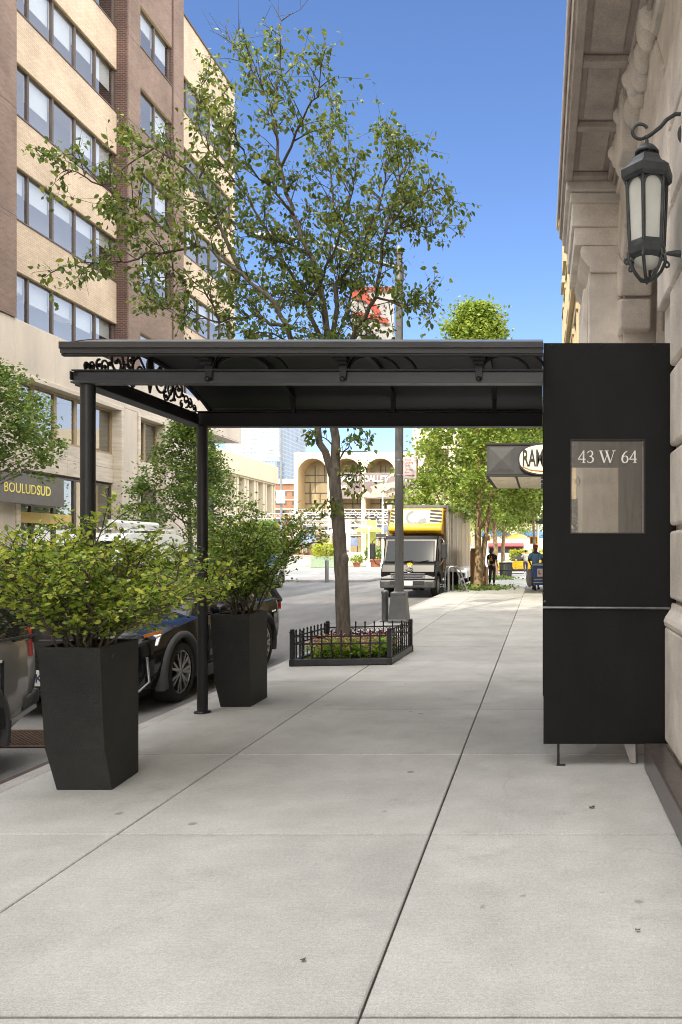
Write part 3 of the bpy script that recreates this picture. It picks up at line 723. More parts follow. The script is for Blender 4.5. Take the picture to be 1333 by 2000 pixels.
# brown piers, with the darker brick of their near faces
for (y0, y1) in ((22.9,24.93),(31.58,32.64),(35.5,36.6)):
    bp(MB().box(-18.5,XP,y0+.11,y1,9.13,TOP+.45), 'pier', brown_brick)
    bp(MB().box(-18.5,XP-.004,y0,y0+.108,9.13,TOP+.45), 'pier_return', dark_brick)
    for z in (12.4, 15.9, 19.4, 22.9):
        bp(MB().box(XP-.01,XP+.004,y0+.11,y1,z,z+.03), 'joint', bronze_frame)
for (y0,y1,zt) in ((24.9,31.6,TOP),(36.6,43.85,TOP)):
    bp(MB().box(-18.6,XT+.06,y0+.03,y1,zt+.002,zt+.09), 'coping', bronze_frame)
for (y0,y1) in ((22.88,24.95),(31.56,36.63)):
    bp(MB().box(-18.6,XP+.05,y0,y1,TOP+.5,TOP+.58), 'coping', bronze_frame)
# limestone base
def stone(y0,y1,z0,z1,x=XB,m=limestone,name='stone_course'): return bp(MB().box(-18.5,x,y0,y1,z0,z1), name, m, bevel=0.012, seg=1)
cuts = [-14,-9.6,-5.2,-.8,3.6,8,12.4,16.8,20.2,22.6,24.95]
for i in range(len(cuts)-1):
    y0,y1 = cuts[i]+.004, cuts[i+1]-.004
    stone(y0,y1,0,4.4); stone(y0,y1,4.41,7.2); stone(y0,y1,7.21,9.12)
for (y0,y1) in ((24.954,27.0),(27.01,29.2),(29.21,31.3),(31.31,33.4),(33.41,35.6),(35.61,38.2)):
    stone(y0,y1,7.42,9.12)
for (y0,y1) in ((38.21,40.9),(40.91,43.78)): stone(y0,y1,7.72,9.12)
bp(MB().box(-30,XB,38.2,43.8,7.66,7.715), 'overhang_soffit', limestone)
stone(31.35,32.5,0,4.4); stone(31.35,32.5,4.41,7.41); stone(35.0,38.2,0,4.4); stone(35.0,38.2,4.41,7.41)
def bay(y0, y1, n, panes_low):
    for (a,b_,c,d_) in ((y0,y0+.16,0,7.24),(y1-.16,y1,0,7.24)): bp(MB().box(-18.3,XB+.07,a,b_,c,d_), 'stone_surround', travertine, bevel=.01, seg=1)
    bp(MB().box(-18.3,XB+.07,y0,y1,7.245,7.415), 'stone_surround', travertine, bevel=.01, seg=1)
    w = (y1-y0-.32)/n
    for i in range(n):
        a = y0+.16+i*w
        window(a, a+w, 5.44, 7.24, XB-.34, tan_frame, pane_shop, .12 if i % 2 else None, wf=.08, depth=.14)
        if panes_low: window(a, a+w, .25, 3.15 if panes_low == 2 and i < 2 else 4.22, XB-.36, bronze_frame, pane_shop, None, wf=.07, depth=.14)
    k = 2 if n > 2 else 1; w2 = (y1-y0-.32)/k
    for i in range(k):
        a = y0+.16+i*w2
        bp(MB().box(-17.75,XB-.28,a+.006,a+w2-.006,4.88,5.43), 'travertine_panel', travertine, bevel=.006, seg=1)
        bp(MB().box(-17.75,XB-.28,a+.006,a+w2-.006,4.30,4.872), 'travertine_panel', travertine, bevel=.006, seg=1)
    bp(MB().box(-18.4,-18.35,y0+.1,y1-.1,.2,7.2), 'interior', MATS['interior_grey'])
    bp(MB().box(-18.3,XB-.3,y0+.16,y1-.16,0,.245), 'stone_sill', limestone)
bay(24.96, 31.34, 5, 2); bay(32.51, 34.99, 2, 1)
# restaurant sign panel with raised letters
sg = thing('restaurant_sign', 'charcoal sign panel with pale gold lettering BOULUDSUD over the shopfront', 'shop sign', (-16.8, 25.2, 3.1))
MB().box(-.05,.05,-2.2,1.8,-.02,.97).build('panel', sign_grey, sg, bevel=.01)
for (t, y, off_) in (('BOULUD', -1.24, 0.0), ('SUD', .335, 0.010)):
    me = text_mesh(t, .45, .003, off_, sx=.86)
    put_text('lettering', me, face_posX(.056, y, .32), letter_gold, sg, world=False)
# warm shopfront band under the sign
bp(MB().box(-17.3,-17.22,25.2,28.2,2.5,2.86), 'shop_valance', mat('valance', (0.62,0.45,0.16), 0.7, var=0.1))

# ------------------------------------------------------------------ ornate stone apartment building on the right
apt = thing('stone_building', 'ornate tan stone apartment building with rusticated blocks, arch and coffered balcony', 'building', (1.0, 7.5, 0))
def ap(b, name, m, parent=apt, **k): return b.build(name, m, parent, world=True, **k)
ap(MB().box(1.75,14,-14,33,0,18.6), 'rear_mass', apt_brick)
# stone skin with the arched opening
arcY, arcR, spr = 7.68, 1.50, 4.15
poly = [(5.2,0),(arcY-arcR,0),(arcY-arcR,spr)] + [(arcY-arcR*math.cos(a), spr+arcR*math.sin(a)) for a in [PI*i/20 for i in range(1,20)]] + [(arcY+arcR,spr),(arcY+arcR,0),(11.4,0),(11.4,9.0),(5.2,9.0)]
ap(MB().prism(poly, 'x', 1.0, 1.74), 'arch_wall', brownstone)
ap(MB().box(1.0,1.74,-14,5.19,0,9.0), 'street_wall', brownstone)
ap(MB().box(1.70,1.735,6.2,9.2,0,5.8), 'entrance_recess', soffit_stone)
ap(MB().box(.745,.9,-6,5.52,0,.185), 'granite_plinth', granite, bevel=.012)
ap(MB().box(.80,1.0,9.2,33,0,.40), 'granite_plinth', granite, bevel=.012)
# rusticated blocks: near pier, far jamb, arch voussoirs
def block(x0,x1,y0,y1,z0,z1,name='stone_block'):
    o = ap(MB().box(x0,x1,y0,y1,z0,z1), name, brownstone, bevel=.022, seg=2); return o
zz = [1.20,1.73,2.30,2.88,3.46,4.04,4.62,5.2]
for i in range(len(zz)-1):
    block(.935,1.02,4.2,5.56 if i % 2 else 5.56,zz[i]+.02,zz[i+1]-.02)
    if zz[i] > 2.9: block(.935,1.02,5.58,6.16,zz[i]+.02,zz[i+1]-.02)
ap(MB().box(.90,1.03,3.8,5.57,.19,1.02), 'pier_base', brownstone, bevel=.02)
b = MB(); b.prism([(.90,1.022),(1.0,1.022),(1.0,1.19),(.952,1.19),(.945,1.15),(.925,1.12),(.905,1.09),(.893,1.06)], 'y', 3.8, 5.575); ap(b, 'base_moulding', brownstone, bevel=.008)
fz = [.42,1.0,1.6,2.2,2.8,3.4,4.0]
for i in range(len(fz)-1): block(.93,1.30,9.0,10.2,fz[i]+.018,fz[i+1]-.018)
for k in range(11):
    a0, a1 = PI*k/11+.012, PI*(k+1)/11-.012
    r0, r1 = arcR-.16, arcR+.62
    P = lambda r,a: (arcY - r*math.cos(a), spr + r*math.sin(a))
    vs = [P(r0,a0),P(r1,a0),P(r1,a1),P(r0,a1)]
    x0 = .93 if k != 5 else .78
    ap(MB().prism(vs, 'x', x0, 1.30), 'voussoir' if k != 5 else 'keystone', brownstone, bevel=.03, seg=3)
b = MB()
for r0, x in ((1.40,1.42),(1.28,1.58)):
    pts = [(x, arcY - r0*math.cos(a), spr + r0*math.sin(a)) for a in [PI*i/20 for i in range(21)]]
    b.tube(pts, .05, 8); b.box(x-.05,x+.05,arcY-r0-.05,arcY-r0+.05,0,spr-.001); b.box(x-.05,x+.05,arcY+r0-.05,arcY+r0+.05,0,spr-.001)
ap(b, 'arch_moulding', brownstone)
# wall above the canopy on both sides: coursed blocks
for k, (y0,y1) in enumerate(((10.25,11.4),)):
    for j in range(8): block(.95,1.03,y0,y1,.42+.6*j+.015,.42+.6*(j+1)-.015)
for j in range(3):
    for (y0,y1) in ((4.0,5.55),(5.58,6.3)):
        block(.955,1.02,y0,y1,5.22+.26*0+.58*j,5.22+.58*(j+1)-.03)
# coffered balcony over the arch
BZ = 6.05
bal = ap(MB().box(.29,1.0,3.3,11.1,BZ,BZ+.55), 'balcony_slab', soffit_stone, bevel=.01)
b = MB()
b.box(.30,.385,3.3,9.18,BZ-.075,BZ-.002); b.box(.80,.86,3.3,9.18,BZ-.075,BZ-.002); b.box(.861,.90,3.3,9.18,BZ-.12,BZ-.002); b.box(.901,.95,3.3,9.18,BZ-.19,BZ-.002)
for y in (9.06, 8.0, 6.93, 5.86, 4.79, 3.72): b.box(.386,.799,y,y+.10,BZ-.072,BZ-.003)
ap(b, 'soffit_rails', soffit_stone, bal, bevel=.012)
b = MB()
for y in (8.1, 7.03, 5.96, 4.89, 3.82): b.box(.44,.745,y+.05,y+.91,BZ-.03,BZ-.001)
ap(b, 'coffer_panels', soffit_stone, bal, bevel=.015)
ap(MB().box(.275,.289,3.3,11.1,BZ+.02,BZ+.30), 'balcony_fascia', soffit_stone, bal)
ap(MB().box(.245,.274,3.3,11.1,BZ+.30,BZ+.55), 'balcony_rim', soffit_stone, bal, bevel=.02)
# far entablature block, capital, pilaster with scroll
def entab(y0, y1, xa, zs, name):
    e = ap(MB().box(xa,1.0,y0,y1,BZ-.17,BZ-.002), name, brownstone, bevel=.015)
    ap(MB().box(xa+.045,1.0,y0+.03,y1-.03,BZ-.30,BZ-.172), 'fillet', brownstone, e, bevel=.02)
    ap(MB().box(xa+.07,1.0,y0+.04,y1-.04,BZ-.58,BZ-.302), 'frieze', brownstone, e, bevel=.01)
    ap(MB().box(xa+.10,1.0,y0+.06,y1-.06,BZ-.80,BZ-.582), 'architrave', brownstone, e, bevel=.01)
    return e
entab(9.2, 10.9, .31, 0, 'entablature'); entab(3.2, 4.9, .66, 0, 'entablature')
b = MB(); prof = [(.50,5.25),(.48,5.19),(.50,5.10),(.55,5.03),(.60,4.98),(.60,4.93),(1.0,4.93),(1.0,5.25)]
b.prism(prof, 'y', 9.27, 10.8); ap(b, 'capital', brownstone, bevel=.012)
ap(MB().box(.585,1.0,9.31,10.75,3.3,4.93), 'pilaster', brownstone, bevel=.012)
ap(MB().box(.55,1.0,9.29,10.77,3.12,3.30), 'pilaster_base', brownstone, bevel=.02); ap(MB().box(.50,1.0,9.26,10.8,.42,3.12), 'pedestal', brownstone, bevel=.02)
b = MB(); b.prism([(.585,4.82),(.53,4.80),(.525,4.1),(.555,4.05),(.585,4.05)], 'y', 9.5, 10.5)
for i in range(5): b.tube([(.575-.004*i,9.5+.2*i,4.03),(.56,9.5+.2*i,3.75),(.575,9.5+.2*i,3.45)], .045, 6)
ap(b, 'console', brownstone, bevel=.008)
# carved festoons and scrolls between arch and balcony
cr = random.Random(8); b = MB()
def scroll(y, z, r, cw, x=.86):
    pts = []
    for i in range(31):
        t = i/30; rr = r*(1-.82*t); a = PI/2 + cw*t*2.9*PI
        pts.append((x-.05*t, y+rr*math.cos(a), z+rr*math.sin(a)))
    b = MB(); b.tube(pts, [.075*(1-.4*i/30) for i in range(31)], 8); b.ball(pts[-1], .085, 8); ap(b, 'volute', brownstone)
for (u, v, Y, r, cw) in ((1212,50,8.3,.25,1),(1221,215,7.7,.29,-1),(1208,295,8.3,.17,1),(1240,150,6.9,.16,1)):
    p = at(u, v, Y); scroll(p.y, p.z, r, cw)
for (u, v, Y) in ((1262,20,6.5),(1264,65,6.4),(1252,140,6.8),(1248,172,6.95),(1246,92,7.0),(1268,40,6.35),(1240,205,7.3),(1232,262,7.7),(1222,310,8.1),(1256,110,6.65),(1228,240,7.9)):
    p = at(u, v, Y)
    for k in range(3): b.ball((p.x-.0, p.y+cr.uniform(-.06,.06), p.z+cr.uniform(-.06,.06)), cr.uniform(.07,.13), 7, (.9,1,1.3))
for s in range(12):
    y = 6.3+s*.2; b.ball((.93, y, 5.95-.18*math.sin(PI*s/11)), .06, 7, (.9,1.2,1.1))
ap(b, 'carved_festoon', brownstone)
ap(MB().box(.90,1.0,5.2,9.15,5.80,5.86), 'string_course', brownstone, bevel=.02)
# the sunlit cream wing beyond, with windows, sills and its cornice
wing = ap(MB().box(.97,1.74,11.42,33,.0,18.6), 'cream_wing', cream_stone)
ap(MB().box(1.0,1.74,-14,11.40,9.02,18.6), 'upper_wall', cream_stone)
for j, z in enumerate((2.0,5.6,9.2,12.4,16.2)):
    for k in range(9):
        y = 12.6 + 2.25*k
        f = MB(); h = 1.9 if z < 16 else 1.4
        f.box(.90,.968,y-.12,y,z-.1,z+h+.1); f.box(.90,.968,y+1.1,y+1.22,z-.1,z+h+.1); f.box(.88,.968,y-.2,y+1.3,z+h+.101,z+h+.25); f.box(.84,.968,y-.2,y+1.3,z-.22,z-.101)
        w = ap(f, 'window', cream_stone)
        ap(MB().quad((.965,y,z-.1),(.965,y+1.1,z-.1),(.965,y+1.1,z+h+.1),(.965,y,z+h+.1)), 'pane', pane_shop, w)
for (z, x, h) in ((15.3,.68,.35),(15.0,.80,.298),(4.9,.86,.2),(8.6,.84,.25)):
    ap(MB().box(x,.968,11.42,33,z,z+h), 'cornice', cream_stone, bevel=.03)
ap(MB().box(.60,.968,-14,11.39,15.3,15.65), 'cornice', cream_stone, bevel=.03)
for k in range(18): ap(MB().box(.74,.80,11.7+k*1.18,12.0+k*1.18,15.02,15.28), 'modillion', cream_stone)
b = MB(); b.tube([(.88,12.2,0.2),(.88,12.2,8.5)], .06, 8); ap(b, 'downpipe', white_paint)

# ------------------------------------------------------------------ wall lantern
Ll = at(1264, 430, 5.12)
ln = thing('wall_lantern', 'large six-sided dark metal lantern with frosted panes hanging from a scrolled wall bracket', 'lantern', (Ll.x, Ll.y, Ll.z))
K = 5.12/1500.0
def ring(b, r0, z0, r1, z1, n=6, a0=R(12), smooth=False): b.lathe([(r0,z0),(r1,z1)], n, (0,0,0), smooth=smooth, a0=a0)
def zpx(v): return (430-v)*K
A0 = R(12)
fr = MB()
fr.lathe([(.158,zpx(358)),(.178,zpx(352)),(.182,zpx(338)),(.15,zpx(330)),(.142,zpx(328))], 6, smooth=False, a0=A0)
fr.lathe([(.10,zpx(508)),(.128,zpx(500)),(.134,zpx(488)),(.128,zpx(478)),(.118,zpx(474))], 6, smooth=False, a0=A0)
for i in range(6):
    a = A0 + i*PI/3
    t = Vector((math.cos(a)*.142, math.sin(a)*.142, zpx(352))); bo = Vector((math.cos(a)*.122, math.sin(a)*.122, zpx(480)))
    fr.tube([t, bo], .011, 6)
    a2 = a + PI/3; t2 = Vector((math.cos(a2)*.142, math.sin(a2)*.142, zpx(352)))
    c = (t+t2)/2; w = (t2-t).length/2; dirn = (t2-t).normalized()
    arc = [c + dirn*(-w*.86*math.cos(q_)) + Vector((0,0,-.075+.06*math.sin(q_))) for q_ in [PI*j/8 for j in range(9)]]
    fr.tube(arc, .007, 5)
    b0 = t + (t2-t)*.07; 
    for s_ in (.07,.93):
        fr.tube([t+(t2-t)*s_+Vector((0,0,-.075)), bo+(Vector((math.cos(a2)*.122, math.sin(a2)*.122, zpx(480)))-bo)*s_], .006, 5)
    sp_ = [c + dirn*(w*.86*k_) + Vector((0,0,0)) for k_ in (-1,1)]
    fr.add([t+Vector((0,0,0)), t2, *[p for p in reversed(arc)]], [tuple(range(2+len(arc)))])
fr.build('frame', verdigris, ln)
gl = MB(); gl.lathe([(.116,zpx(478)),(.133,zpx(352))], 6, smooth=False, a0=A0); gl.build('glass', frost, ln)
cp = MB(); cp.lathe([(.145,zpx(331)),(.118,zpx(322)),(.10,zpx(311)),(.085,zpx(308))], 6, smooth=False, a0=A0)
cp.lathe([(.062,zpx(309)),(.062,zpx(300)),(.082,zpx(303)),(.08,zpx(297)),(.055,zpx(288)),(.03,zpx(284)),(.012,zpx(282)),(.012,zpx(274)),(.002,zpx(270))], 18)
for i in range(16):
    a = 2*PI*i/16; cp.tube([(math.cos(a)*.064,math.sin(a)*.064,zpx(309)),(math.cos(a)*.066,math.sin(a)*.066,zpx(300))], .004, 4)
cp.build('cap', verdigris, ln)
bt = MB()
bt.lathe([(.088,zpx(508)),(.07,zpx(519)),(.03,zpx(526)),(.002,zpx(527))], 14)
cg = MB()
for i in range(6):
    a = A0 + i*PI/3; e = Vector((math.cos(a), math.sin(a), 0))
    cg.tube([e*.125+Vector((0,0,zpx(496))), e*.132+Vector((0,0,zpx(508))), e*.10+Vector((0,0,zpx(528))), e*.05+Vector((0,0,zpx(545))), e*.012+Vector((0,0,zpx(550)))], [.012,.012,.011,.011,.008], 6)
    cg.tube([e*.125+Vector((0,0,zpx(505)))] + [e*(.142+.014*math.cos(q_)) + Vector((0,0,zpx(514)+.018*math.sin(q_))) for q_ in [PI/2-2*PI*j/8 for j in range(7)]], .008, 5)
cg.lathe([(.002,zpx(556)),(.014,zpx(551)),(.022,zpx(546)),(.014,zpx(542)),(.002,zpx(540))], 10)
cg.build('bottom_cage', verdigris, ln); bt.build('bottom_dish', frost, ln)
arm = MB()
pts = [(.0,0,zpx(276)),(-.01,0,zpx(270)),(.03,.0,zpx(262)),(.09,.0,zpx(248)),(.13,0,zpx(234)),(.19,0,zpx(223)),(.27,0,zpx(222)),(.33,0,zpx(240))]
arm.tube(pts[1:], .014, 8)
arm.tube([(-.01,0,zpx(270))] + [(-.045+.052*math.cos(q_), 0, zpx(257)+.05*math.sin(q_)) for q_ in [-PI*.25 - 2*PI*.8*j/14 for j in range(15)]], .012, 6)
arm.tube([(.30,0,zpx(222))] + [(.245+.03*math.cos(q_), 0, zpx(262)+.055*math.sin(q_)) for q_ in [PI*.4 + 2*PI*.7*j/14 for j in range(15)]], .012, 6)
arm.tube([(0,0,zpx(284)),(0,0,zpx(266))], .008, 6)
arm.build('bracket_arm', verdigris, ln); arm = MB(); arm.tube([(.13,0,zpx(495)),(.19,0,zpx(495)),(.25,0,zpx(497)),(.33,0,zpx(497))], [.012,.022,.026,.018], 8)
arm.build('wall_stay', verdigris, ln)
# ------------------------------------------------------------------ planters and shrubs
def planter(loc, label, bot, top, h):
    t = thing('planter', label, 'planter', loc, group='tall planters beside the canopy')
    T = [(x-loc[0], y-loc[1], h) for x,y in top]; B_ = [(x-loc[0], y-loc[1], 0.0) for x,y in bot]
    midk = .30; Mm = [tuple(B_[i][k]+(T[i][k]-B_[i][k])*(.62) for k in (0,1))+(h*midk,) for i in range(4)]
    b = MB(); b.loft([B_, Mm, T], smooth=False, caps=False); b.add(B_, [(3,2,1,0)])
    c = [sum(p[k] for p in T)/4 for k in (0,1)]
    inn = [(c[0]+(p[0]-c[0])*.88, c[1]+(p[1]-c[1])*.88, h) for p in T]; low = [(p[0],p[1],h-.07) for p in inn]
    for i in range(4):
        j = (i+1) % 4; b.add([T[i],T[j],inn[j],inn[i]], [(0,1,2,3)]); b.add([inn[i],inn[j],low[j],low[i]], [(0,1,2,3)])
    b.build('pot', planter_fiber, t, bevel=.006, fix=True)
    MB().add(low, [(0,1,2,3)]).build('soil', soil, t); return t
planter((-3.0,5.25,0), 'tall tapered black planter standing nearest, beside the first canopy post', [(-3.17,5.03),(-2.805,5.03),(-2.845,5.44),(-3.19,5.44)], [(-3.245,4.95),(-2.83,4.93),(-2.845,5.44),(-3.265,5.46)], .945)
planter((-3.05,7.9,0), 'tall tapered black planter standing behind the second canopy post', [(-3.21,7.7),(-2.905,7.7),(-2.915,8.2),(-3.22,8.2)], [(-3.27,7.6),(-2.885,7.6),(-2.905,8.17),(-3.28,8.19)], .935)

def shrub(name, label, cat, loc, nstem, h, spread, nleaf_mult, size, m, seed, group=None, lean=(0,0), droop=.25):
    q = random.Random(seed); nr = np.random.RandomState(seed)
    t = thing(name, label, cat, loc, group=group)
    b = MB(); P = []; D = []
    def leafy(p0, p1, n, spreadr):
        for _ in range(n):
            k = q.random(); p = p0.lerp(p1, k)
            a = (p1-p0).normalized(); dirn = a*.5 + Vector((q.gauss(0,.7), q.gauss(0,.7), q.gauss(.1,.4)))
            P.append(p + Vector((q.gauss(0,spreadr),)*1 + (q.gauss(0,spreadr), q.gauss(0,spreadr)))); D.append(dirn)
    for i in range(nstem):
        a = 2*PI*(i + q.random()*.8)/nstem; tilt = q.uniform(.15, 1.0)
        r1 = spread*tilt; hh = h*(1.0 - .42*tilt*tilt)*q.uniform(.8,1.08)
        base = Vector((q.gauss(0,.075), q.gauss(0,.075), 0)); end = Vector((r1*math.cos(a)+lean[0]*hh, r1*math.sin(a)+lean[1]*hh, hh))
        pts = []
        for k in range(8):
            s = k/7; p = base.lerp(end, s); p.z = end.z*(s**(.75 if tilt > .5 else .95)); p += Vector((q.gauss(0,.018), q.gauss(0,.018), 0)); pts.append(p)
        b.tube(pts, [.0085*(1-.75*k/7)+.002 for k in range(8)], 5)
        for k in range(2, 8):
            for _ in range(3):
                a2 = q.uniform(0, 2*PI); L = q.uniform(.10,.30)*(h/.9)
                o = pts[k] if k < 7 else pts[k]; e = o + Vector((math.cos(a2)*L, math.sin(a2)*L, q.uniform(-.1,.16)*1.0)) + (end-base).normalized()*L*.55
                b.tube([o, o.lerp(e,.5)+Vector((0,0,.012)), e], [.004,.003,.0015], 4, cap=False)
                leafy(o, e, int(nleaf_mult*q.uniform(.6,1.4)), .022)
                for _ in range(2):
                    a3 = q.uniform(0,2*PI); e2 = o.lerp(e,q.uniform(.4,.9)) ; e3 = e2 + Vector((math.cos(a3)*.1, math.sin(a3)*.1, q.uniform(-.03,.09)))
                    b.tube([e2,e3], [.0025,.0012], 4, cap=False); leafy(e2, e3, int(nleaf_mult*.5), .012)
    b.build('stems', bark_twig, t)
    leaves_mesh('foliage', P, D, size, m, t, 'oval', nr, world=False)
    return t
s1 = shrub('potted_shrub', 'spreading yellow-green leafy shrub overflowing the nearest tall planter', 'shrub', (-3.05,5.2,.86), 26, .80, 1.06, 12, .036, leaf_shrub, 31, 'shrubs in the tall planters')
s2 = shrub('potted_shrub', 'darker upright leafy shrub in the planter behind the second post', 'shrub', (-3.08,7.9,.86), 20, .96, .92, 12, .037, leaf_shrub_deep, 44, 'shrubs in the tall planters', lean=(.06,0))
# evergreen in a pot seen through the glazed panels
et = thing('evergreen_pot', 'dark feathery evergreen in a low pot glimpsed through the glazed panel', 'potted evergreen', (.52, 10.4, 0))
b = MB(); b.lathe([(.16,0),(.21,.5),(.22,.52),(.19,.52),(.18,.46),(.001,.46)], 16); b.build('pot', planter_fiber, et)
P, D = [], []; q = random.Random(3); b = MB()
b.tube([(0,0,.46),(.01,0,1.2),(0,0,2.2)], [.02,.014,.004], 6)
for i in range(260):
    z = .55 + 1.6*q.random(); r = .26*(1-.6*((z-.55)/1.65))*q.uniform(.5,1.15); a = q.uniform(0,2*PI)
    e = Vector((r*math.cos(a), r*math.sin(a), z+.12)); b.tube([(0,0,z),e], [.004,.002], 4, cap=False)
    for k in range(12): P.append(Vector((0,0,z)).lerp(e,q.uniform(.3,1.05))); D.append(Vector((math.cos(a)+q.gauss(0,.6), math.sin(a)+q.gauss(0,.6), q.gauss(.5,.5))))
b.build('stems', bark_twig, et); leaves_mesh('foliage', P, D, .075, leaf_ever, et, 'kite', world=False)

# ------------------------------------------------------------------ the young street tree inside its iron guard
TY = 11.2
tr = thing('street_tree', 'young open-crowned street tree rising from the fenced flower bed behind the canopy', 'tree', (-2.87, TY, 0.05))
q = random.Random(17); nr = np.random.RandomState(17)
def limb(px, dy0, dy1, r0, r1, jit=.02):
    pts = []; n = len(px)
    fine = []
    for i in range(n-1):
        for k in range(4):
            s = k/4.0; fine.append((px[i][0]+(px[i+1][0]-px[i][0])*s, px[i][1]+(px[i+1][1]-px[i][1])*s, (i+s)/(n-1)))
    fine.append((px[-1][0], px[-1][1], 1.0))
    for (u, v, s) in fine:
        p = at(u, v, TY + dy0 + (dy1-dy0)*s); p += Vector((q.gauss(0,jit), q.gauss(0,jit), q.gauss(0,jit))) if s > .1 else Vector((0,0,0)); pts.append(p)
    m_ = len(pts); return pts, [r0 + (r1-r0)*(i/(m_-1))**.8 for i in range(m_)]
trunk = MB(); tp = [(672,1246),(670,1200),(668,1130),(664,1060),(660,1000),(655,950),(654,915)]
pts, rad = limb(tp, 0, 0, .106, .082, 0.0)
trunk.tube(pts, [r*(1+.08*q.random()) for r in rad], 14)
for (u,v,r) in ((674,1092,.075),(666,1010,.06)): 
    p = at(u,v,TY-.04); trunk.ball((p.x,p.y,p.z), r, 9, (.8,.8,1.25))
trunk.lathe([(.17,.0),(.135,.06),(.118,.14)], 14, (pts[0].x, pts[0].y, 0.03))
LIMBS = [
 ([(655,920),(657,835),(645,700),(632,580),(610,500),(575,420),(548,330),(537,220),(548,120),(552,40)], 0,.4,.072,.005),
 ([(650,930),(622,835),(578,670),(540,595),(470,530),(390,480),(300,440),(215,400)], 0,-1.2,.060,.005),
 ([(560,640),(500,615),(430,630),(350,605),(285,600)], -.2,.8,.032,.004),
 ([(470,530),(420,420),(370,330),(300,290),(235,265)], -.4,.9,.034,.004),
 ([(330,455),(250,390),(180,350),(130,330),(82,302)], -.8,-1.7,.022,.003),
 ([(390,480),(290,500),(200,515),(122,518)], -.6,-2.0,.022,.003),
 ([(640,690),(600,600),(540,480),(480,380),(440,280),(432,170)], .0,1.4,.04,.004),
 ([(575,420),(520,360),(470,300),(440,240)], .2,-1.0,.024,.004),
 ([(548,330),(590,240),(620,180),(632,110)], .2,-.6,.022,.004),
 ([(537,220),(500,150),(470,110),(445,70)], .3,.9,.016,.003),
 ([(650,720),(655,560),(700,500),(740,400),(762,300),(765,240)], 0,1.0,.045,.005),
 ([(700,500),(650,400),(640,300),(650,190)], .3,1.6,.024,.004),
 ([(657,770),(690,665),(735,580),(752,450),(800,390),(884,366)], 0,-1.0,.045,.005),
 ([(752,450),(785,340),(815,285)], -.6,.2,.022,.004),
 ([(735,580),(790,600),(858,588)], -.4,-1.2,.02,.003),
 ([(752,455),(815,440),(868,438)], -.6,.8,.02,.003),
 ([(632,580),(570,560),(500,590),(440,560)], .1,1.5,.024,.004),
 ([(610,500),(560,480),(480,450),(400,400),(330,370)], .2,1.8,.026,.004),
 ([(600,600),(640,520),(680,420),(700,330)], .1,-1.4,.026,.004),
 ([(578,670),(520,650),(470,655)], 0,-.9,.018,.003),
 ([(690,665),(720,640),(730,655)], 0,.6,.018,.003),
 ([(656,900),(690,860),(725,858)], 0,-.3,.014,.003),
 ([(655,925),(700,935),(708,960)], 0,-.4,.012,.003),
 ([(656,985),(640,978),(625,990)], 0,-.4,.010,.003),
 ([(650,870),(620,845),(605,850)], 0,-.3,.012,.003),
 ([(645,700),(690,560),(720,470),(800,330)], .1,1.7,.026,.004),
 ([(480,380),(410,300),(380,220),(400,150)], .9,.2,.018,.003),
 ([(300,290),(240,330),(215,400),(235,440)], .6,.2,.014,.003),
 ([(430,630),(400,560),(340,540),(270,550)], .1,-.6,.018,.003),
]
br = MB(); P = []; D = []
def spray(o, e, n, sg=.05):
    a = (e-o).normalized()
    for _ in range(n):
        k = q.uniform(.15,1.08); p = o.lerp(e,k) + Vector((q.gauss(0,sg),q.gauss(0,sg),q.gauss(-.01,sg*.8)))
        P.append(p); D.append(a*.35 + Vector((q.gauss(0,.55), q.gauss(0,.55), -.62 + q.gauss(0,.42))))
for li, (px, d0, d1, r0, r1) in enumerate(LIMBS):
    pts, rad = limb(px, d0, d1, r0, r1, .022); (trunk if li < 2 else br).tube(pts, rad, 9 if li < 2 else 6)
    small = r0 < .0145; n = len(pts); L = 0
    acc = 0
    for i in range(1, n):
        seg = (pts[i]-pts[i-1]).length; acc += seg; t = i/(n-1)
        if v_ok := (pts[i].z > 3.35 or small):
            if (t < .22 and not small): continue
            while acc > .12:
                acc -= .12
                o = pts[i-1].lerp(pts[i], q.random()); ax = (pts[i]-pts[i-1]).normalized()
                side = ax.cross(Vector((q.gauss(0,1),q.gauss(0,1),q.gauss(0,1)))).normalized()
                Lb = q.uniform(.25,.72)*(1.12-.6*t) if not small else q.uniform(.10,.25)
                e = o + ax*Lb*.55 + side*Lb*.75 + Vector((0,0,.12*Lb))
                mid = o.lerp(e,.5) + Vector((0,0,.05*Lb))
                br.tube([o,mid,e], [.009 if not small else .004,.006 if not small else .003,.002], 5, cap=False)
                for _ in range(3 if not small else 1):
                    o2 = (o.lerp(mid,.5), mid, e.lerp(mid,.4), e)[q.randrange(4)]
                    e2 = o2 + Vector((q.gauss(0,.14),q.gauss(0,.14),q.gauss(.03,.12))) + (e-o).normalized()*.10
                    br.tube([o2,e2], [.0035,.0015], 4, cap=False); spray(o2,e2,q.randint(4,8))
                spray(mid,e,q.randint(5,10))
    spray(pts[-2], pts[-1], 14)
trunk.build('trunk', bark, tr, world=True); br.build('branches', bark_twig, tr, world=True)
keep = [i for i, p in enumerate(P) if not (-2.95 < p.x < -2.1 and 4.75 < p.z < 5.6 and q.random() < .6) and p.z < 9.35 + .2*q.random()]
leaves_mesh('crown', [P[i] for i in keep], [D[i] for i in keep], .082, leaf_pear, tr, 'leaf', nr, jit=.8)

